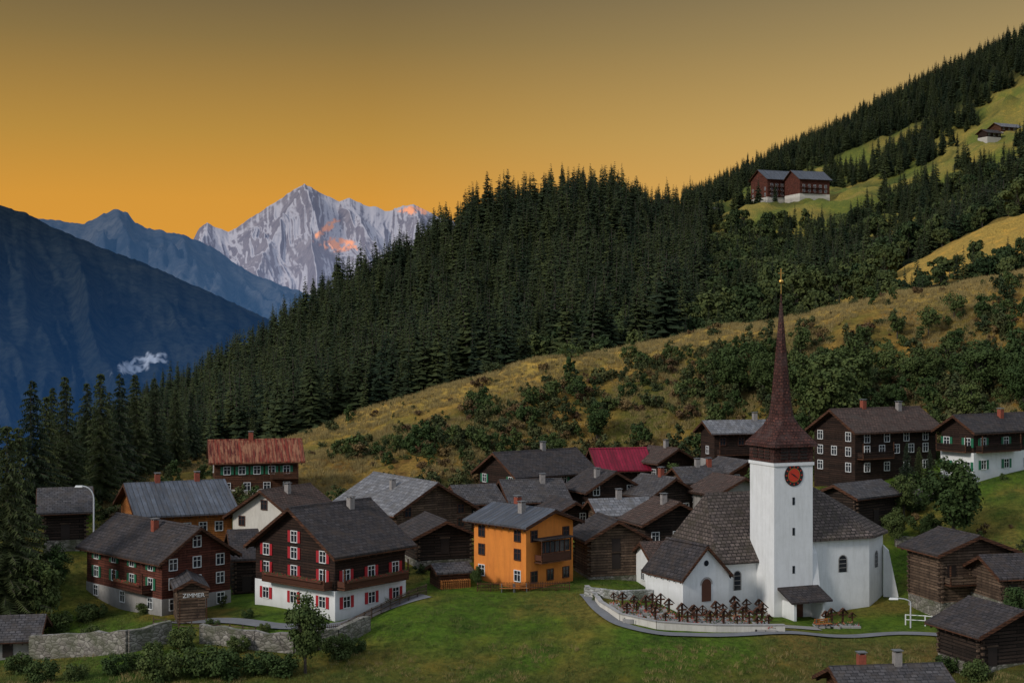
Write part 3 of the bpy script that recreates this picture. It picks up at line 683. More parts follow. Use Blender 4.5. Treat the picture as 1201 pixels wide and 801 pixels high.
stripwall('terrace_wall',[G(1050,640),G(1085,640),G(1110,652)],1.2,.5,ST,below=1,jit=.1)
stripwall('terrace_wall',[G(1040,590),G(1075,592),G(1100,585)],1.6,.5,ST,below=1,jit=.1)
def strip(name,pts,w,mat,dz=.07):
    P2=[]
    for i in range(len(pts)-1):
        a_,b_=pts[i],pts[i+1];n=max(1,int((b_-a_).length/.8))
        for k in range(n):P2.append(a_.lerp(b_,k/n))
    P2.append(pts[-1])
    X=np.array([p.x for p in P2]);Y=np.array([p.y for p in P2])
    for _ in range(6):
        X[1:-1]=(X[:-2]+X[1:-1]*2+X[2:])/4;Y[1:-1]=(Y[:-2]+Y[1:-1]*2+Y[2:])/4
    v=[];f=[];M=5
    for i in range(len(X)):
        j0=max(i-1,0);j1=min(i+1,len(X)-1);dx,dy=X[j1]-X[j0],Y[j1]-Y[j0];l=math.hypot(dx,dy);nx_,ny_=-dy/l,dx/l
        zc=max(float(height(X[i]+nx_*q*w/2,Y[i]+ny_*q*w/2)) for q in(-1,-.5,0,.5,1))
        for q in np.linspace(-1,1,M):
            v.append((X[i]+nx_*q*w/2,Y[i]+ny_*q*w/2,.5*zc+.5*float(height(X[i]+nx_*q*w/2,Y[i]+ny_*q*w/2))+dz))
    for i in range(len(X)-1):
        for q in range(M-1):
            k=i*M+q;f.append((k+1,k+M+1,k+M,k))
    o=bpy.data.objects.new(name,mkmesh(name,v,f,mat,uv=True,smooth=True));link(o);return v
strip('village_road',[G(686,697),G(700,716),G(724,735),G(770,744),G(850,747),G(950,745),G(1050,743),G(1110,745),G(1190,748)],1.2,ASP)
strip('gravel_path',[G(735,716),G(800,728),G(880,735),G(960,738)],1.6,GRV,.05)
strip('village_road',[G(205,729),G(260,728),G(330,737),G(400,735),G(440,718),G(500,699)],2.2,ASP)
def fence(name,pts,h,mat,gap=1.5,rails=(.4,.8),pic=False):
    mb=MB();P2=[]
    for a_,b_ in zip(pts[:-1],pts[1:]):
        n=max(1,int((b_-a_).length/gap))
        for k in range(n):P2.append(a_.lerp(b_,k/n))
    P2.append(pts[-1])
    for p in P2:p.z=float(height(p.x,p.y))
    for p in P2:mb.box(p.x-.05,p.x+.05,p.y-.05,p.y+.05,p.z-.4,p.z+h)
    for a_,b_ in zip(P2[:-1],P2[1:]):
        for r in rails:mb.tube((a_.x,a_.y,a_.z+h*r),(b_.x,b_.y,b_.z+h*r),.045,.045,5)
        if pic:
            for k in range(1,8):
                q=a_.lerp(b_,k/8);mb.box(q.x-.03,q.x+.03,q.y-.02,q.y+.02,q.z+.1,q.z+h)
    o=bpy.data.objects.new(name,mkmesh(name,mb.v,mb.f,mat,uv=True));link(o)
fence('wooden_fence',[G(345,752),G(400,745),G(436,726),G(500,697)],1.1,WG,1.3,pic=True)
fence('white_railing',[G(1062,733),G(1085,735),G(1122,738)],1.1,WHT,1.6,(.5,.95))
fence('wooden_fence',[G(180,735),G(240,742),G(300,748)],1.0,WG,1.4)
fence('wooden_fence',[G(560,694),G(620,693),G(668,693)],1.0,WB,1.3,pic=True)
mb=MB();mb.box(-.08,.08,-.05,.05,-.2,1.3);mb.box(-.4,-.08,-.04,.04,.8,.93);mb.box(.08,.4,-.04,.04,.8,.93)
mb.hexa([(-.5,-.13,.92),(0,-.13,1.36),(0,.13,1.36),(-.5,.13,.92),(-.5,-.13,.99),(0,-.13,1.44),(0,.13,1.44),(-.5,.13,.99)])
mb.hexa([(0,-.13,1.36),(.5,-.13,.92),(.5,.13,.92),(0,.13,1.36),(0,-.13,1.44),(.5,-.13,.99),(.5,.13,.99),(0,.13,1.44)])
cross_me=mkmesh('grave_cross',mb.v,mb.f,WB,uv=True);fl=MB();fo=MB();cur=MB()
GR=[]
for r,(y0,y1) in enumerate(((708,720),(712,726),(717,731),(723,737))):
    for k in range(14):
        px=724+k*13.6+random.uniform(-4,4)+r*5
        if px>905:continue
        GR.append((px,np.interp(px,[720,800,905],[y0,y1-3,y1])))
for px in(958,968,976,988,1000):GR.append((px,733))
fgr=MB();chp=[h for h in HS if h['n']=='white_chapel'][0]
for px,py in GR:
    p=G(px,py,130);a_=CHA+random.uniform(-.15,.15)
    ca_,sa_=math.cos(D2R(30)),math.sin(D2R(30));lx=(p.x-chp['o'][0])*ca_+(p.y-chp['o'][1])*sa_;ly=-(p.x-chp['o'][0])*sa_+(p.y-chp['o'][1])*ca_
    if -1<lx<chp['WR']+1 and -.3<ly<7.5:continue
    if random.random()<.85:
        o=bpy.data.objects.new('grave_cross',cross_me);o.location=p;o.rotation_euler=(random.uniform(-.04,.04),random.uniform(-.04,.04),a_);sc_=random.uniform(.8,1.25);o.scale=(sc_,sc_,sc_);link(o)
    cur.box(p.x-.5,p.x+.5,p.y-1.5,p.y-.15,p.z-.3,p.z+.14)
    for _ in range(30):
        q=(p.x+random.uniform(-.45,.45),p.y+random.uniform(-1.4,-.2),p.z+.14+random.uniform(0,.3));r_=random.uniform(.05,.10);t=random.choice([fl,fo,fgr,fgr,fgr])
        t.face([(q[0]-r_,q[1],q[2]-r_),(q[0]+r_,q[1],q[2]-r_*.4),(q[0]+r_*.3,q[1]+.05,q[2]+r_)])
        t.face([(q[0],q[1]-r_,q[2]),(q[0]+.03,q[1]+r_,q[2]),(q[0],q[1],q[2]+r_)])
e=bpy.data.objects.new('grave_beds',None);link(e)
for nme,mm,mt in(('kerbstones',cur,PG),('red_blooms',fl,FLW),('orange_blooms',fo,FLO),('leaves',fgr,LFG)):
    o=bpy.data.objects.new(nme,mkmesh(nme,mm.v,mm.f,mt,uv=True));link(o);o.parent=e
def bench(px,py,rz):
    p=G(px,py);B=Bld('park_bench',tuple(p),rz)
    for k in range(3):B.m('seat',WO).box(-.9,.9,-.2+k*.16,-.07+k*.16,.42,.46)
    for k in range(2):B.m('backrest',WO).box(-.9,.9,.28,.32,.6+k*.18,.73+k*.18)
    for x in(-.7,.7):
        B.m('legs',MET).box(x-.04,x+.04,-.15,-.08,-.2,.42);B.m('legs',MET).box(x-.04,x+.04,.22,.278,-.2,.9)
    B.done()
bench(596,695,0);bench(610,695,.1);bench(966,737,.3)
def lamp(p,H,r=.09):
    B=Bld('street_lamp',tuple(p),0);mb=B.m('pole',GALV);mb.tube((0,0,-.6),(0,0,H*.85),r,r*.75)
    pr=Vector((0,0,H*.85))
    for k in range(1,7):
        t=k/6*math.pi/2;q=Vector((-1.3*(1-math.cos(t)),0,H*.85+H*.15*math.sin(t)));mb.tube(pr,q,r*.7,r*.6);pr=q
    B.m('lantern',WHT).hexa([(-2.2,-.16,H-.12),(-1.3,-.16,H-.12),(-1.3,.16,H-.12),(-2.2,.16,H-.12),(-2.1,-.09,H+.08),(-1.3,-.09,H+.08),(-1.3,.09,H+.08),(-2.1,.09,H+.08)])
    B.done()
dl=164.0;xl=(110-CX)/F*dl;zl=float(height(xl,dl));lamp((xl,dl,zl),CZ-(570-CY)/F*dl-zl,.12)
lamp(G(1068,736),3.0)
# ---------------------------------------------------------------- vegetation
def leafmat(name,c1,c2,c3,rough=.85):
    m,nt,b=newmat(name);oi=N(nt,'ShaderNodeObjectInfo');tc=N(nt,'ShaderNodeTexCoord')
    col=mixc(nt,oi.outputs['Random'],c1,c2)
    n=noise(nt,tc.outputs['Object'],.9,3,.6)
    col=mixc(nt,mr(nt,n,.4,.7,0,.8),col,c3)
    nt.links.new(col,b.inputs['Base Color']);b.inputs['Roughness'].default_value=rough;b.inputs['Specular IOR Level'].default_value=.15
    return m
LC=leafmat('conifer_needles',(.014,.026,.014,1),(.066,.078,.024,1),(.032,.048,.020,1))
LD=leafmat('broadleaf_foliage',(.03,.055,.016,1),(.09,.11,.032,1),(.05,.08,.022,1))
LW=leafmat('woodland_foliage',(.022,.042,.015,1),(.10,.115,.034,1),(.038,.058,.020,1))
LB=leafmat('shrub_foliage',(.026,.042,.015,1),(.11,.11,.038,1),(.05,.062,.026,1))
LRu=leafmat('rusty_shrub_foliage',(.10,.055,.028,1),(.19,.13,.05,1),(.08,.06,.03,1))
LG=leafmat('grass_blades',(.065,.11,.02,1),(.16,.16,.05,1),(.09,.13,.03,1))
LY=leafmat('dry_grass_blades',(.22,.17,.07,1),(.40,.30,.12,1),(.19,.155,.065,1))
BK=plainmat('bark',(.07,.055,.045,1),.9,.4,4)
def two(name,leaf,wood,ml,mw=BK):
    v=wood.v+leaf.v;n=len(wood.v);f=wood.f+[tuple(i+n for i in q) for q in leaf.f]
    me=bpy.data.meshes.new(name);me.from_pydata(v,[],f);me.materials.append(mw);me.materials.append(ml)
    me.polygons.foreach_set('material_index',[0]*len(wood.f)+[1]*len(leaf.f));me.update();return me
def conifer(seed,H,R,levels,nb,det):
    r=random.Random(seed);L=MB();Wd=MB();Wd.tube((0,0,-1),(0,0,H*.97),H*.016,.02,6,False)
    lean=r.uniform(-.02,.02);lob=[r.uniform(.75,1.2) for _ in range(6)]
    for k in range(levels):
        t=(k+.3*r.random())/levels;z=H*(.07+.92*t);rad=R*((1-t)**.8)*(1 if t>.12 else .75+2*t)*r.uniform(.75,1.15)+.12
        n=max(4,int(nb*(1-.5*t)));ph=r.random()*6.28
        for i in range(n):
            a=ph+i*6.283/n+r.uniform(-.4,.4);l=rad*r.uniform(.6,1.15)*lob[int(a/6.283*6)%6]
            if r.random()<.07:continue
            zb_=z+r.uniform(-.025,.025)*H*(1-t*.7)
            c,s_=math.cos(a),math.sin(a);dr=.36*l+r.uniform(-.1,.15)*l;up=.12*l
            bx,by=lean*z,0
            p0=(bx,by,zb_);pm=(bx+c*l*.55,by+s_*l*.55,zb_-dr*.35);p1=(bx+c*l,by+s_*l,zb_-dr*.75+up*.3)
            w=l*.28*r.uniform(.8,1.2)+.06
            if det==0:
                L.face([p0,(pm[0]-s_*w,pm[1]+c*w,pm[2]-w*.6),p1]);L.face([p0,p1,(pm[0]+s_*w,pm[1]-c*w,pm[2]-w*.6)])
                if r.random()<.6:L.face([(pm[0]-s_*w*.5,pm[1]+c*w*.5,pm[2]+.05),(pm[0]+s_*w*.5,pm[1]-c*w*.5,pm[2]+.05),(pm[0]+c*.1,pm[1]+s_*.1,pm[2]-l*.5)])
            else:
                Wd.tube(p0,p1,.03+.01*l,.01,3,False)
                m_=max(4,int(l*5))
                for j in range(m_):
                    u=(j+.5)/m_;q=(p0[0]+(p1[0]-p0[0])*u,p0[1]+(p1[1]-p0[1])*u,zb_-dr*.75*u**1.3)
                    ww=(.25+.55*l*.28)*(1.1-u*.7)
                    for sg in(-1,1):
                        e=(q[0]+c*.25-s_*ww*sg*r.uniform(.7,1.2),q[1]+s_*.25+c*ww*sg*r.uniform(.7,1.2),q[2]-r.uniform(.05,.4))
                        L.face([q,(q[0]+c*.22,q[1]+s_*.22,q[2]-.04),e])
                    if r.random()<.7:L.face([q,(q[0]+c*.2,q[1]+s_*.2,q[2]),(q[0]+r.uniform(-.1,.1),q[1]+r.uniform(-.1,.1),q[2]-r.uniform(.25,.55))])
    return two('conifer',L,Wd,LC)
def leafy(seed,H,R,clumps,leaves,ls,ml=None,trunk=True,name='broadleaf'):
    ml=ml or LD;r=random.Random(seed);L=MB();Wd=MB();cz=H*.58 if trunk else H*.42
    if trunk:Wd.tube((0,0,-.6),(0,0,H*.5),H*.025,H*.014,7,False)
    for k in range(clumps):
        while 1:
            x,y,z=r.uniform(-1,1),r.uniform(-1,1),r.uniform(-1,1);q=x*x+y*y+z*z
            if q<1 and q>.15:break
        hz=(H-cz)*.85 if trunk else H*.45
        c=Vector((x*R*.8,y*R*.8,cz+z*hz));cr=R*r.uniform(.2,.42)
        if z<0:c.x*=.8;c.y*=.8
        if trunk:Wd.tube((0,0,H*r.uniform(.25,.48)),c,H*.009,H*.003,4,False)
        for j in range(leaves):
            a=r.uniform(0,6.283);b_=math.acos(r.uniform(-.7,1));d=Vector((math.sin(b_)*math.cos(a),math.sin(b_)*math.sin(a),math.cos(b_)))
            p=c+d*cr*(r.random()**.35)*r.uniform(.75,1.15);p.z=max(p.z,.05)
            n=(d+Vector((r.uniform(-.8,.8),r.uniform(-.8,.8),r.uniform(-.3,.9)))).normalized();t=n.orthogonal().normalized();t.rotate(Matrix.Rotation(r.uniform(0,6.28),3,n));s2=n.cross(t);q=ls*r.uniform(.6,1.3)
            L.face([p-t*q*.5-s2*q*.3,p+t*q*.1-s2*q*.45,p+t*q*.6,p-t*q*.05+s2*q*.5])
    return two(name,L,Wd,ml)
def tuft(seed,n,h,w,sp,ml):
    r=random.Random(seed);L=MB()
    for i in range(n):
        x,y=r.gauss(0,sp),r.gauss(0,sp);a=r.uniform(0,6.28);hh=h*r.uniform(.5,1.2);lx,ly=r.gauss(0,.35)*hh,r.gauss(0,.35)*hh
        L.face([(x-w*math.cos(a),y-w*math.sin(a),-.03),(x+w*math.cos(a),y+w*math.sin(a),-.03),(x+lx,y+ly,hh)])
    return two('tuft',L,MB(),ml)
def coll(name,meshes):
    c=bpy.data.collections.new(name)
    for i,me in enumerate(meshes):c.objects.link(bpy.data.objects.new(f'{name}_{i}',me))
    return c
cc=coll('conifer_variants',[conifer(i,20,[3.6,4.6,3.9,5.2,4.3,3.2][i],[30,28,34,26,30,36][i],9,0) for i in range(6)])
cb=coll('broadleaf_variants',[leafy(40+i,10,3.0+.7*i,22,55,.6) for i in range(4)])
cw=coll('woodland_variants',[leafy(80+i,11,3.4+.5*i,20,55,.8,LW) for i in range(3)]+[conifer(30+i,13,2.8,26,8,0) for i in range(2)])
cs=coll('shrub_variants',[leafy(60+i,[2.4,1.3,3.8,1.8,3.0,1.2,4.6,2.0][i],[1.5,1.9,1.3,1.9,2.1,1.3,1.5,1.6][i],[12,10,14,10,15,8,14,10][i],45,.30,[LB,LB,LD,LB,LD,LRu,LB,LRu][i],False) for i in range(8)])
cg=coll('grass_variants',[tuft(i,26,.28,.025,.22,LG) for i in range(3)])
cy=coll('dry_grass_variants',[tuft(10+i,30,.75,.035,.3,LY) for i in range(3)])
def instancer(name,pts,scl,c,nvar,tilt=.04):
    n=len(pts);me=bpy.data.meshes.new(name);me.vertices.add(n);me.vertices.foreach_set('co',np.asarray(pts,np.float32).ravel())
    rot=np.stack([rng.normal(0,tilt,n),rng.normal(0,tilt,n),rng.uniform(0,6.283,n)],1)
    sv=np.stack([scl*rng.uniform(.8,1.2,n),scl*rng.uniform(.8,1.2,n),scl],1)
    a=me.attributes.new('rotv','FLOAT_VECTOR','POINT');a.data.foreach_set('vector',rot.astype(np.float32).ravel())
    a=me.attributes.new('sclv','FLOAT_VECTOR','POINT');a.data.foreach_set('vector',sv.astype(np.float32).ravel())
    a=me.attributes.new('idx','INT','POINT');a.data.foreach_set('value',rng.integers(0,nvar,n).astype(np.int32))
    o=link(bpy.data.objects.new(name,me));ng=bpy.data.node_groups.new(name,'GeometryNodeTree')
    ng.interface.new_socket('Geometry',in_out='INPUT',socket_type='NodeSocketGeometry');ng.interface.new_socket('Geometry',in_out='OUTPUT',socket_type='NodeSocketGeometry')
    gi=ng.nodes.new('NodeGroupInput');go=ng.nodes.new('NodeGroupOutput');ip=ng.nodes.new('GeometryNodeInstanceOnPoints');ci=ng.nodes.new('GeometryNodeCollectionInfo')
    ci.inputs['Collection'].default_value=c;ci.inputs['Separate Children'].default_value=True;ci.inputs['Reset Children'].default_value=True
    def na(nm,t):
        q=ng.nodes.new('GeometryNodeInputNamedAttribute');q.data_type=t;q.inputs['Name'].default_value=nm
        return [s_ for s_ in q.outputs if s_.enabled and s_.name=='Attribute'][0]
    ng.links.new(gi.outputs[0],ip.inputs['Points']);ng.links.new(ci.outputs[0],ip.inputs['Instance']);ip.inputs['Pick Instance'].default_value=True
    ng.links.new(na('idx','INT'),ip.inputs['Instance Index']);ng.links.new(na('rotv','FLOAT_VECTOR'),ip.inputs['Rotation']);ng.links.new(na('sclv','FLOAT_VECTOR'),ip.inputs['Scale'])
    ng.links.new(ip.outputs[0],go.inputs[0]);md=o.modifiers.new('scatter','NODES');md.node_group=ng
    return o
def sample(n,p0,p1,d0,d1):
    px=rng.uniform(p0,p1,n);d=np.sqrt(rng.uniform(d0**2,d1**2,n));x=(px-CX)/F*d
    return px,d,x
def mk(px,d,x):
    z=bilin(px,d);return np.stack([x,d,z-.1],1)
FP=[(h['o'][0],h['o'][1],D2R(h['a']),h['WR'],h['WL']) for h in HS]+[(CHO[0]+nx0*math.cos(CHA),CHO[1]+nx0*math.sin(CHA),CHA,23,15)]
def free(x,y,mg=1.0):
    ok=np.ones(len(x),bool)
    for ox,oy,a,wr,wl in FP:
        lx=(x-ox)*math.cos(a)+(y-oy)*math.sin(a);ly=-(x-ox)*math.sin(a)+(y-oy)*math.cos(a)
        ok&=~((lx>-mg)&(lx<wr+mg)&(ly>-mg)&(ly<wl+mg))
    return ok
# conifer forest
px,d,x=sample(8000,-100,825,380,1000)
dens=fbm(x/40,d/40,5,3)
k=(px>60)&((d>600)|(dens>.40)|(px<540))&~((px>540)&(d<500)&(dens<.57))
k&=free(x,d,6)
F1=mk(px,d,x)[k];s1=(.75+.8*rng.random(k.sum())**1.4)*(.8+.5*fbm(x[k]/25,d[k]/25,91,3))
px,d,x=sample(11500,800,1500,540,1560)
dens=fbm(x/60,d/60,6,4)
meadow=(d>855)&(d<1230)&(px>820)&(dens>.425-.00008*(px-820))
hot=(px>850)&(px<1010)&(d>900)&(d<985)
band=(d<860)
k=~meadow&~hot&free(x,d,12)&((d>1230)|(dens<.58))&~(band&(dens<.47))
F2=mk(px,d,x)[k];s2=(.6+.6*rng.random(k.sum())**1.3)
instancer('conifer_forest',np.concatenate([F1,F2]),np.concatenate([s1,s2]),cc,6)
px,d,x=sample(5200,500,1400,352,920);dens=fbm(x/35,d/35,8,3)
k=(dens>.39)&free(x,d,8)&(d>356)&~((px>940)&(d>405)&(d<510)&(dens<.68))&~((px<800)&(d>560))&~((px>830)&(d>620)&(fbm(x/45,d/45,66,3)>.53))
F3=mk(px,d,x)[k];sc3=rng.uniform(.5,1.5,k.sum())*np.where(d[k]<430,.66,1.05);instancer('broadleaf_woodland',F3,sc3,cw,5)
# shrubs on slope
px,d,x=sample(11500,60,1500,194,300);cr=np.interp(px,COLS,[K[c][5][0] for c in COLS])
dens=.45*fbm(x/5,d/5,12,4)+.55*fbm(x/26,d/26,44,4);gul=np.exp(-((px-800)/150)**2)*.035+np.exp(-((px-1030)/150)**2)*.035+np.exp(-((px-620)/80)**2)*.045-np.exp(-((px-360)/90)**2)*.04
k=(dens+gul+rng.normal(0,.03,len(d))>.54)&free(x,d,1.5)&(d<cr-18+20*(dens-.5))
k|=(rng.random(len(d))<.06)&(d<cr)&free(x,d,1.5)
instancer('hillside_shrubs',mk(px,d,x)[k],.22+1.15*rng.random(k.sum())**2.3,cs,8,.12)
px,d,x=sample(330,150,1500,205,292)
cr=np.interp(px,COLS,[K[c][5][0] for c in COLS]);dens=fbm(x/16,d/16,55,3)
k=(d<cr-26)&(dens+.0005*(px-600)>.49)&free(x,d,3);instancer('hillside_broadleaf_trees',mk(px,d,x)[k],rng.uniform(.22,.62,k.sum()),cb,4)
px,d,x=sample(34000,100,1350,200,300)
cr=np.interp(px,COLS,[K[c][5][0] for c in COLS]);dens=fbm(x/10+5,d/10,14,3)
k=(d<cr+4)&((dens>.40)|(d>cr-18))&free(x,d,.5)
instancer('dry_grass',mk(px,d,x)[k],rng.uniform(.5,1.2,k.sum()),cy,3,.1)
# garden shrubs between the houses
px,d,x=sample(900,60,1230,150,222);k=free(x,d,1.1)&(fbm(x/7,d/7,73,3)>.5)
k&=~((px>675)&(px<1060)&(d<156))&~((px>420)&(px<690)&(d<154))&~((px>98)&(px<122)&(d<175))
instancer('garden_shrubs',mk(px,d,x)[k],rng.uniform(.2,.8,k.sum()),cs,8,.1)
# foreground grass
px,d,x=sample(42000,-60,1270,112,200);k=free(x,d,.2)&((d<150)|(rng.random(len(d))<.5))
q=CY-(bilin(px,d)-CZ)/d*F
k&=~((px>680)&(px<1130)&(q>700)&(q<750))&~((px>200)&(px<510)&(q>692)&(q<748)&(q<np.interp(px,[200,400,440,500,690],[748,748,732,712,706])))
instancer('meadow_grass',mk(px,d,x)[k],rng.uniform(.4,1.3,k.sum()),cg,3,.1)
px,d,x=sample(4500,-60,1270,112,146);k=free(x,d,.6)&(fbm(x/6,d/6,61,3)+.0001*(px-700)>.52)
q=CY-(bilin(px,d)-CZ)/d*F;k&=(q>757)
instancer('meadow_dry_grass',mk(px,d,x)[k],rng.uniform(.3,.7,k.sum()),cy,3,.1)
# individual trees
CH_=[conifer(100+i,16,3.0+.3*i,46,11,1) for i in range(3)]
def tree(name,me,px,py,hpx,baseH,lo=95,d=None,wide=1):
    if d is None:p=G(px,py,lo)
    else:p=Vector(((px-CX)/F*d,d,float(bilin(px,d))))
    sc_=hpx/F*p.y/baseH;o=bpy.data.objects.new(name,me);o.location=(p.x,p.y,p.z-.1);o.scale=(sc_*wide*random.uniform(.9,1.1),sc_*wide,sc_);o.rotation_euler=(0,0,random.uniform(0,6.28));link(o)
for i,(a_,b_,c_,dd) in enumerate([(78,640,165,205),(8,720,255,147),(36,645,180,188),(24,700,205,156),(118,640,160,212),(140,615,138,225),(160,606,128,232),(102,620,130,235),(182,598,116,238),(60,620,130,236),(-12,660,170,178),(205,592,97,246),(-45,700,220,160),(-70,720,200,150),(128,600,100,245),(225,570,82,252),(54,660,150,200)]):
    tree('spruce_tree',CH_[i%3],a_,b_,c_,16,d=dd)
for i,(a_,b_,c_) in enumerate([(1063,575,58),(1078,572,50),(1090,570,44)]):tree('thuja_tree',CH_[i%3],a_,b_,c_,16)
BT=[leafy(200+i,9,3.2,46,150,.30) for i in range(3)]
for i,(a_,b_,c_,lo,wd) in enumerate([(1118,642,108,150,1.0),(358,790,92,100,.9),(975,520,105,220,1.25),(950,505,80,235,1.1),(1000,510,80,235,1.1),(45,740,90,130,1),(20,720,80,140,1),(1150,470,70,225,1.2),(1195,745,60,125,1),(1085,470,55,235,1.2),(65,700,60,150,1),(1190,470,70,215,1.2),(650,545,40,230,1),(520,600,30,180,1),(1060,610,55,165,1),(560,690,28,150,.8),(1200,500,60,215,1),(860,470,66,235,1.1),(700,520,50,230,1),(1050,640,45,160,1),(895,470,60,235,1),(1090,640,40,158,1)]):
    tree('broadleaf_tree',BT[i%3],a_,b_,c_,9,lo,wide=wd)
BS=[leafy(300+i,2.6,2.0,26,110,.2,LD,False) for i in range(3)]
for i,(a_,b_,c_) in enumerate([(236,792,40),(262,796,36),(215,760,28),(300,790,30),(395,772,30),(190,798,40),(330,792,30),(105,752,20),(135,790,26),(70,740,26),(50,800,30),(420,765,18),(1040,620,22),(1090,625,20),(1130,715,22),(700,705,10),(310,742,12),(290,725,12),(170,720,16),(115,725,18),(100,728,22),(1110,700,26),(1075,600,24),(450,708,12),(1135,750,20),(1180,760,22),(1110,790,24),(1145,800,30),(280,765,22),(250,740,16),(160,785,22),(20,790,26),(90,798,22),(365,762,20),(180,768,18)]):
    tree('bush',BS[i%3],a_,b_,c_,2.6)
# ---------------------------------------------------------------- distant mountains
def mtn(name,sil,dc,df,yb,mat,amp,seed,ribs=(),nx=420,ny=120,rs=1.0,jag=2.0,patch=None,vy=1.6):
    sx=[q[0] for q in sil];sy=[q[1] for q in sil]
    px=np.linspace(sx[0],sx[-1],nx);top=np.interp(px,sx,sy)-jag*(ridged(px/9,px*0,seed,4)-.5)*2
    v=np.linspace(0,1,ny);P_,V_=np.meshgrid(px,v,indexing='ij')
    T_=np.repeat(top[:,None],ny,1)
    zc=CZ-(T_-CY)/F*dc;zb=CZ-(yb-CY)/F*df
    Y=df+(dc-df)*V_;fade=np.clip((1-V_)*4,0,1)*np.clip(V_*5+.3,0,1)
    X=(P_-CX)/F*Y
    Z=zb+(zc-zb)*V_**1.15
    L=(dc-df)
    wp=fbm(P_/50,V_*3,seed+50,3)*.8
    rg=ridged(P_/(60*rs)+V_*.8+wp,V_*vy/rs+P_/300+wp,seed,6)
    Z=Z+amp*(rg-.55)*fade
    for (p0,p1,w,a_) in ribs:
        c=p0+(p1-p0)*(1-V_)+10*(fbm(V_*5,V_*0+p0,seed+9,3)-.5);Z=Z+a_*np.exp(-np.abs((P_-c)/w)**1.2)*fade*(1-V_*.5)
    zmax=CZ-(T_-CY)/F*Y-(1-V_)*L*.03
    Z=np.minimum(Z,zmax)
    Vv=np.stack([X,Y,Z],-1);bk=Vv[:,-1:,:].copy();bk[...,1]+=L*.8;bk[...,2]=-400;bk[...,0]*=(dc+L*.8)/dc
    PYv=CY-(Z-CZ)/Y*F
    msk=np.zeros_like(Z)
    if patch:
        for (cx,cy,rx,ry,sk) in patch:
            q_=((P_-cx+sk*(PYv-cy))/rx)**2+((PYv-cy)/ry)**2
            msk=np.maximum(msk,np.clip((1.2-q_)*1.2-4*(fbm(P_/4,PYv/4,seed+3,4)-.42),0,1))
    Vv=np.concatenate([Vv,bk],1);n2=ny+1
    msk=np.concatenate([msk,np.zeros((nx,1))],1).reshape(-1,1)
    ii,jj=np.meshgrid(np.arange(nx-1),np.arange(n2-1),indexing='ij');q=ii*n2+jj
    link(bpy.data.objects.new(name,fastmesh(name,Vv.reshape(-1,3),np.stack([q,q+n2,q+n2+1,q+1],-1).reshape(-1,4),mat,cols=np.repeat(msk,3,1))))
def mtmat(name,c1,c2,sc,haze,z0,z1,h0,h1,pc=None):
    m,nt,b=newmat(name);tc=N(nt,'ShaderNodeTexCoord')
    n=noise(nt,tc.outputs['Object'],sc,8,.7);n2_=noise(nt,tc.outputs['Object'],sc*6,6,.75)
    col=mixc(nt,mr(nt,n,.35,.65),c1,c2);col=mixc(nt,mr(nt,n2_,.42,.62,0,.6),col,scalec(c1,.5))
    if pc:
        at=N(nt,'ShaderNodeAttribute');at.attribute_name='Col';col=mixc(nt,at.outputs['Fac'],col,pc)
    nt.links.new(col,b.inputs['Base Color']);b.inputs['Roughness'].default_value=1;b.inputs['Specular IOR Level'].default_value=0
    b.inputs['Emission Color'].default_value=haze  # distance haze painted as a blue glow, varying with height
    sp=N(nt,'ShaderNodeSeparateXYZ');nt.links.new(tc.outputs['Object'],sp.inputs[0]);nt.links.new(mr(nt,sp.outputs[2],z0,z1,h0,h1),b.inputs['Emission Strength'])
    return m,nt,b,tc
M1=mtmat('haze_blue_forest',(.012,.018,.020,1),(.032,.038,.034,1),.006,(.010,.050,.15,1),-350,450,.70,.10,(.34,.37,.42,1))[0]
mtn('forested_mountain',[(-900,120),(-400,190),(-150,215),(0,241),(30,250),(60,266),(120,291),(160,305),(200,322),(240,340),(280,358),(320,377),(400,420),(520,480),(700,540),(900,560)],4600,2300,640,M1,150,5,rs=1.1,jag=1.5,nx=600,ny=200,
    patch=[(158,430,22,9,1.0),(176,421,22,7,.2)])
M2=mtmat('haze_blue_ridge',(.035,.045,.06,1),(.085,.085,.085,1),.0016,(.035,.10,.22,1),-300,900,.75,.38)[0]
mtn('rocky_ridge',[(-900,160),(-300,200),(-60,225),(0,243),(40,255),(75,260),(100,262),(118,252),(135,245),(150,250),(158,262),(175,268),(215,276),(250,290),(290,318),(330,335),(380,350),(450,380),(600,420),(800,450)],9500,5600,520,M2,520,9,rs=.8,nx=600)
m,nt,b,tc=mtmat('snow_rock_alpenglow',(.12,.10,.105,1),(.20,.165,.155,1),.0008,(.13,.16,.26,1),0,2300,.72,.38)
sn_=N(nt,'ShaderNodeNewGeometry');sn=N(nt,'ShaderNodeSeparateXYZ');nt.links.new(sn_.outputs['Normal'],sn.inputs[0])
n_=noise(nt,tc.outputs['Object'],.0011,9,.72)
ad=N(nt,'ShaderNodeMath',operation='ADD');nt.links.new(n_,ad.inputs[0]);nt.links.new(mr(nt,sn.outputs[2],.6,.95,-.26,.18),ad.inputs[1])
base=b.inputs['Base Color'].links[0].from_socket
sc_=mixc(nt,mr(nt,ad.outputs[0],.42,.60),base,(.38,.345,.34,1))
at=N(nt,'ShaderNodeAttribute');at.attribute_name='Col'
nt.links.new(mixc(nt,at.outputs['Fac'],sc_,(.95,.34,.11,1)),b.inputs['Base Color'])  # alpenglow painted as orange base colour wherever the mask is set
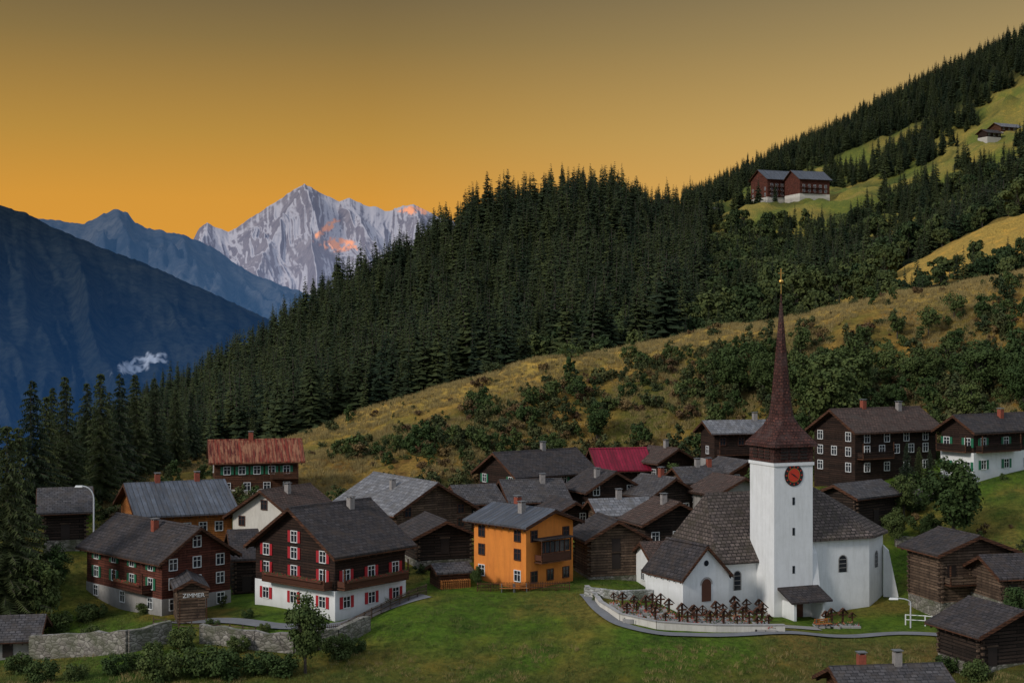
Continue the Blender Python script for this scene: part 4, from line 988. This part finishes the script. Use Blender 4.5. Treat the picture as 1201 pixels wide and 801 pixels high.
mtn('snowy_mountain',[(150,350),(215,300),(234,268),(243,261),(252,266),(268,273),(285,262),(305,249),(330,233),(345,222),(357,216),(368,222),(385,231),(398,236),(410,232),(425,240),(440,243),(455,248),(470,242),(485,240),(500,247),(515,255),(540,262),(600,280),(700,300),(900,340)],22000,15000,400,m,420,14,ribs=((357,280,20,380),(357,375,18,480),(412,445,18,340),(480,530,16,280),(243,225,12,220)),nx=800,ny=260,rs=.7,jag=1.2,vy=1.0,
    patch=[(383,268,7,14,1.0),(398,287,20,8,-.5),(488,247,20,5,-.3)])  # areas of painted alpenglow
# ---------------------------------------------------------------- world and stand-in sun
w=bpy.data.worlds.new('World');bpy.context.scene.world=w;w.use_nodes=True;nt=w.node_tree;nt.nodes.clear()
tc=N(nt,'ShaderNodeTexCoord');sp=N(nt,'ShaderNodeSeparateXYZ');nt.links.new(tc.outputs['Generated'],sp.inputs[0])
def ramp(v,stops):
    r=N(nt,'ShaderNodeValToRGB');nt.links.new(v,r.inputs[0]);cr=r.color_ramp
    while len(cr.elements)<len(stops):cr.elements.new(.5)
    for e,(p,c) in zip(cr.elements,stops):e.position=p;e.color=c
    return r.outputs[0]
z4=mr(nt,sp.outputs[2],0,.26,0,1)
left=ramp(z4,[(0,S(238,160,50)),(.38,S(220,155,54)),(.55,S(190,144,60)),(.8,S(142,117,66)),(1,S(104,92,68))])
right=ramp(z4,[(0,S(230,182,94)),(.35,S(222,180,102)),(.55,S(204,170,102)),(.8,S(168,144,94)),(1,S(134,120,88))])
front=mixc(nt,mr(nt,sp.outputs[0],-.1,.34),left,right)
cool=ramp(mr(nt,sp.outputs[2],0,1),[(0,(.34,.38,.43,1)),(.4,(.47,.54,.64,1)),(1,(.56,.64,.78,1))])
mx=N(nt,'ShaderNodeMath',operation='MAXIMUM');nt.links.new(mr(nt,sp.outputs[2],.27,.65),mx.inputs[0]);nt.links.new(mr(nt,sp.outputs[1],.75,.1),mx.inputs[1])
fin=mixc(nt,mx.outputs[0],front,cool)
bg=N(nt,'ShaderNodeBackground');nt.links.new(fin,bg.inputs[0]);bg.inputs[1].default_value=.90
sky=N(nt,'ShaderNodeTexSky');sky.sky_type='NISHITA';sky.sun_disc=False;sky.sun_elevation=D2R(30);sky.sun_rotation=D2R(225)
bg2=N(nt,'ShaderNodeBackground');nt.links.new(sky.outputs[0],bg2.inputs[0]);bg2.inputs[1].default_value=.002
ash=N(nt,'ShaderNodeAddShader');nt.links.new(bg.outputs[0],ash.inputs[0]);nt.links.new(bg2.outputs[0],ash.inputs[1])
out=N(nt,'ShaderNodeOutputWorld');nt.links.new(ash.outputs[0],out.inputs[0])
sl=bpy.data.lights.new('standin_sun','SUN');sl.energy=1.9;sl.angle=D2R(10);sl.color=(1,.94,.87);so=link(bpy.data.objects.new('standin_sun',sl))  # added stand-in: soft light from behind camera left, the real one has set
dv=Vector((.68,.54,-.50));so.rotation_euler=dv.to_track_quat('-Z','Y').to_euler();so.location=(-50,-50,100)
cam=bpy.data.cameras.new('camera');cam.lens=36*F/1201;cam.clip_end=200000;cam.clip_start=.5
co=link(bpy.data.objects.new('camera',cam));co.location=(0,0,CZ);co.rotation_euler=(math.pi/2,0,0)
bpy.context.scene.camera=co
vs=bpy.context.scene.view_settings;vs.view_transform='Standard';vs.look='None';vs.exposure=0
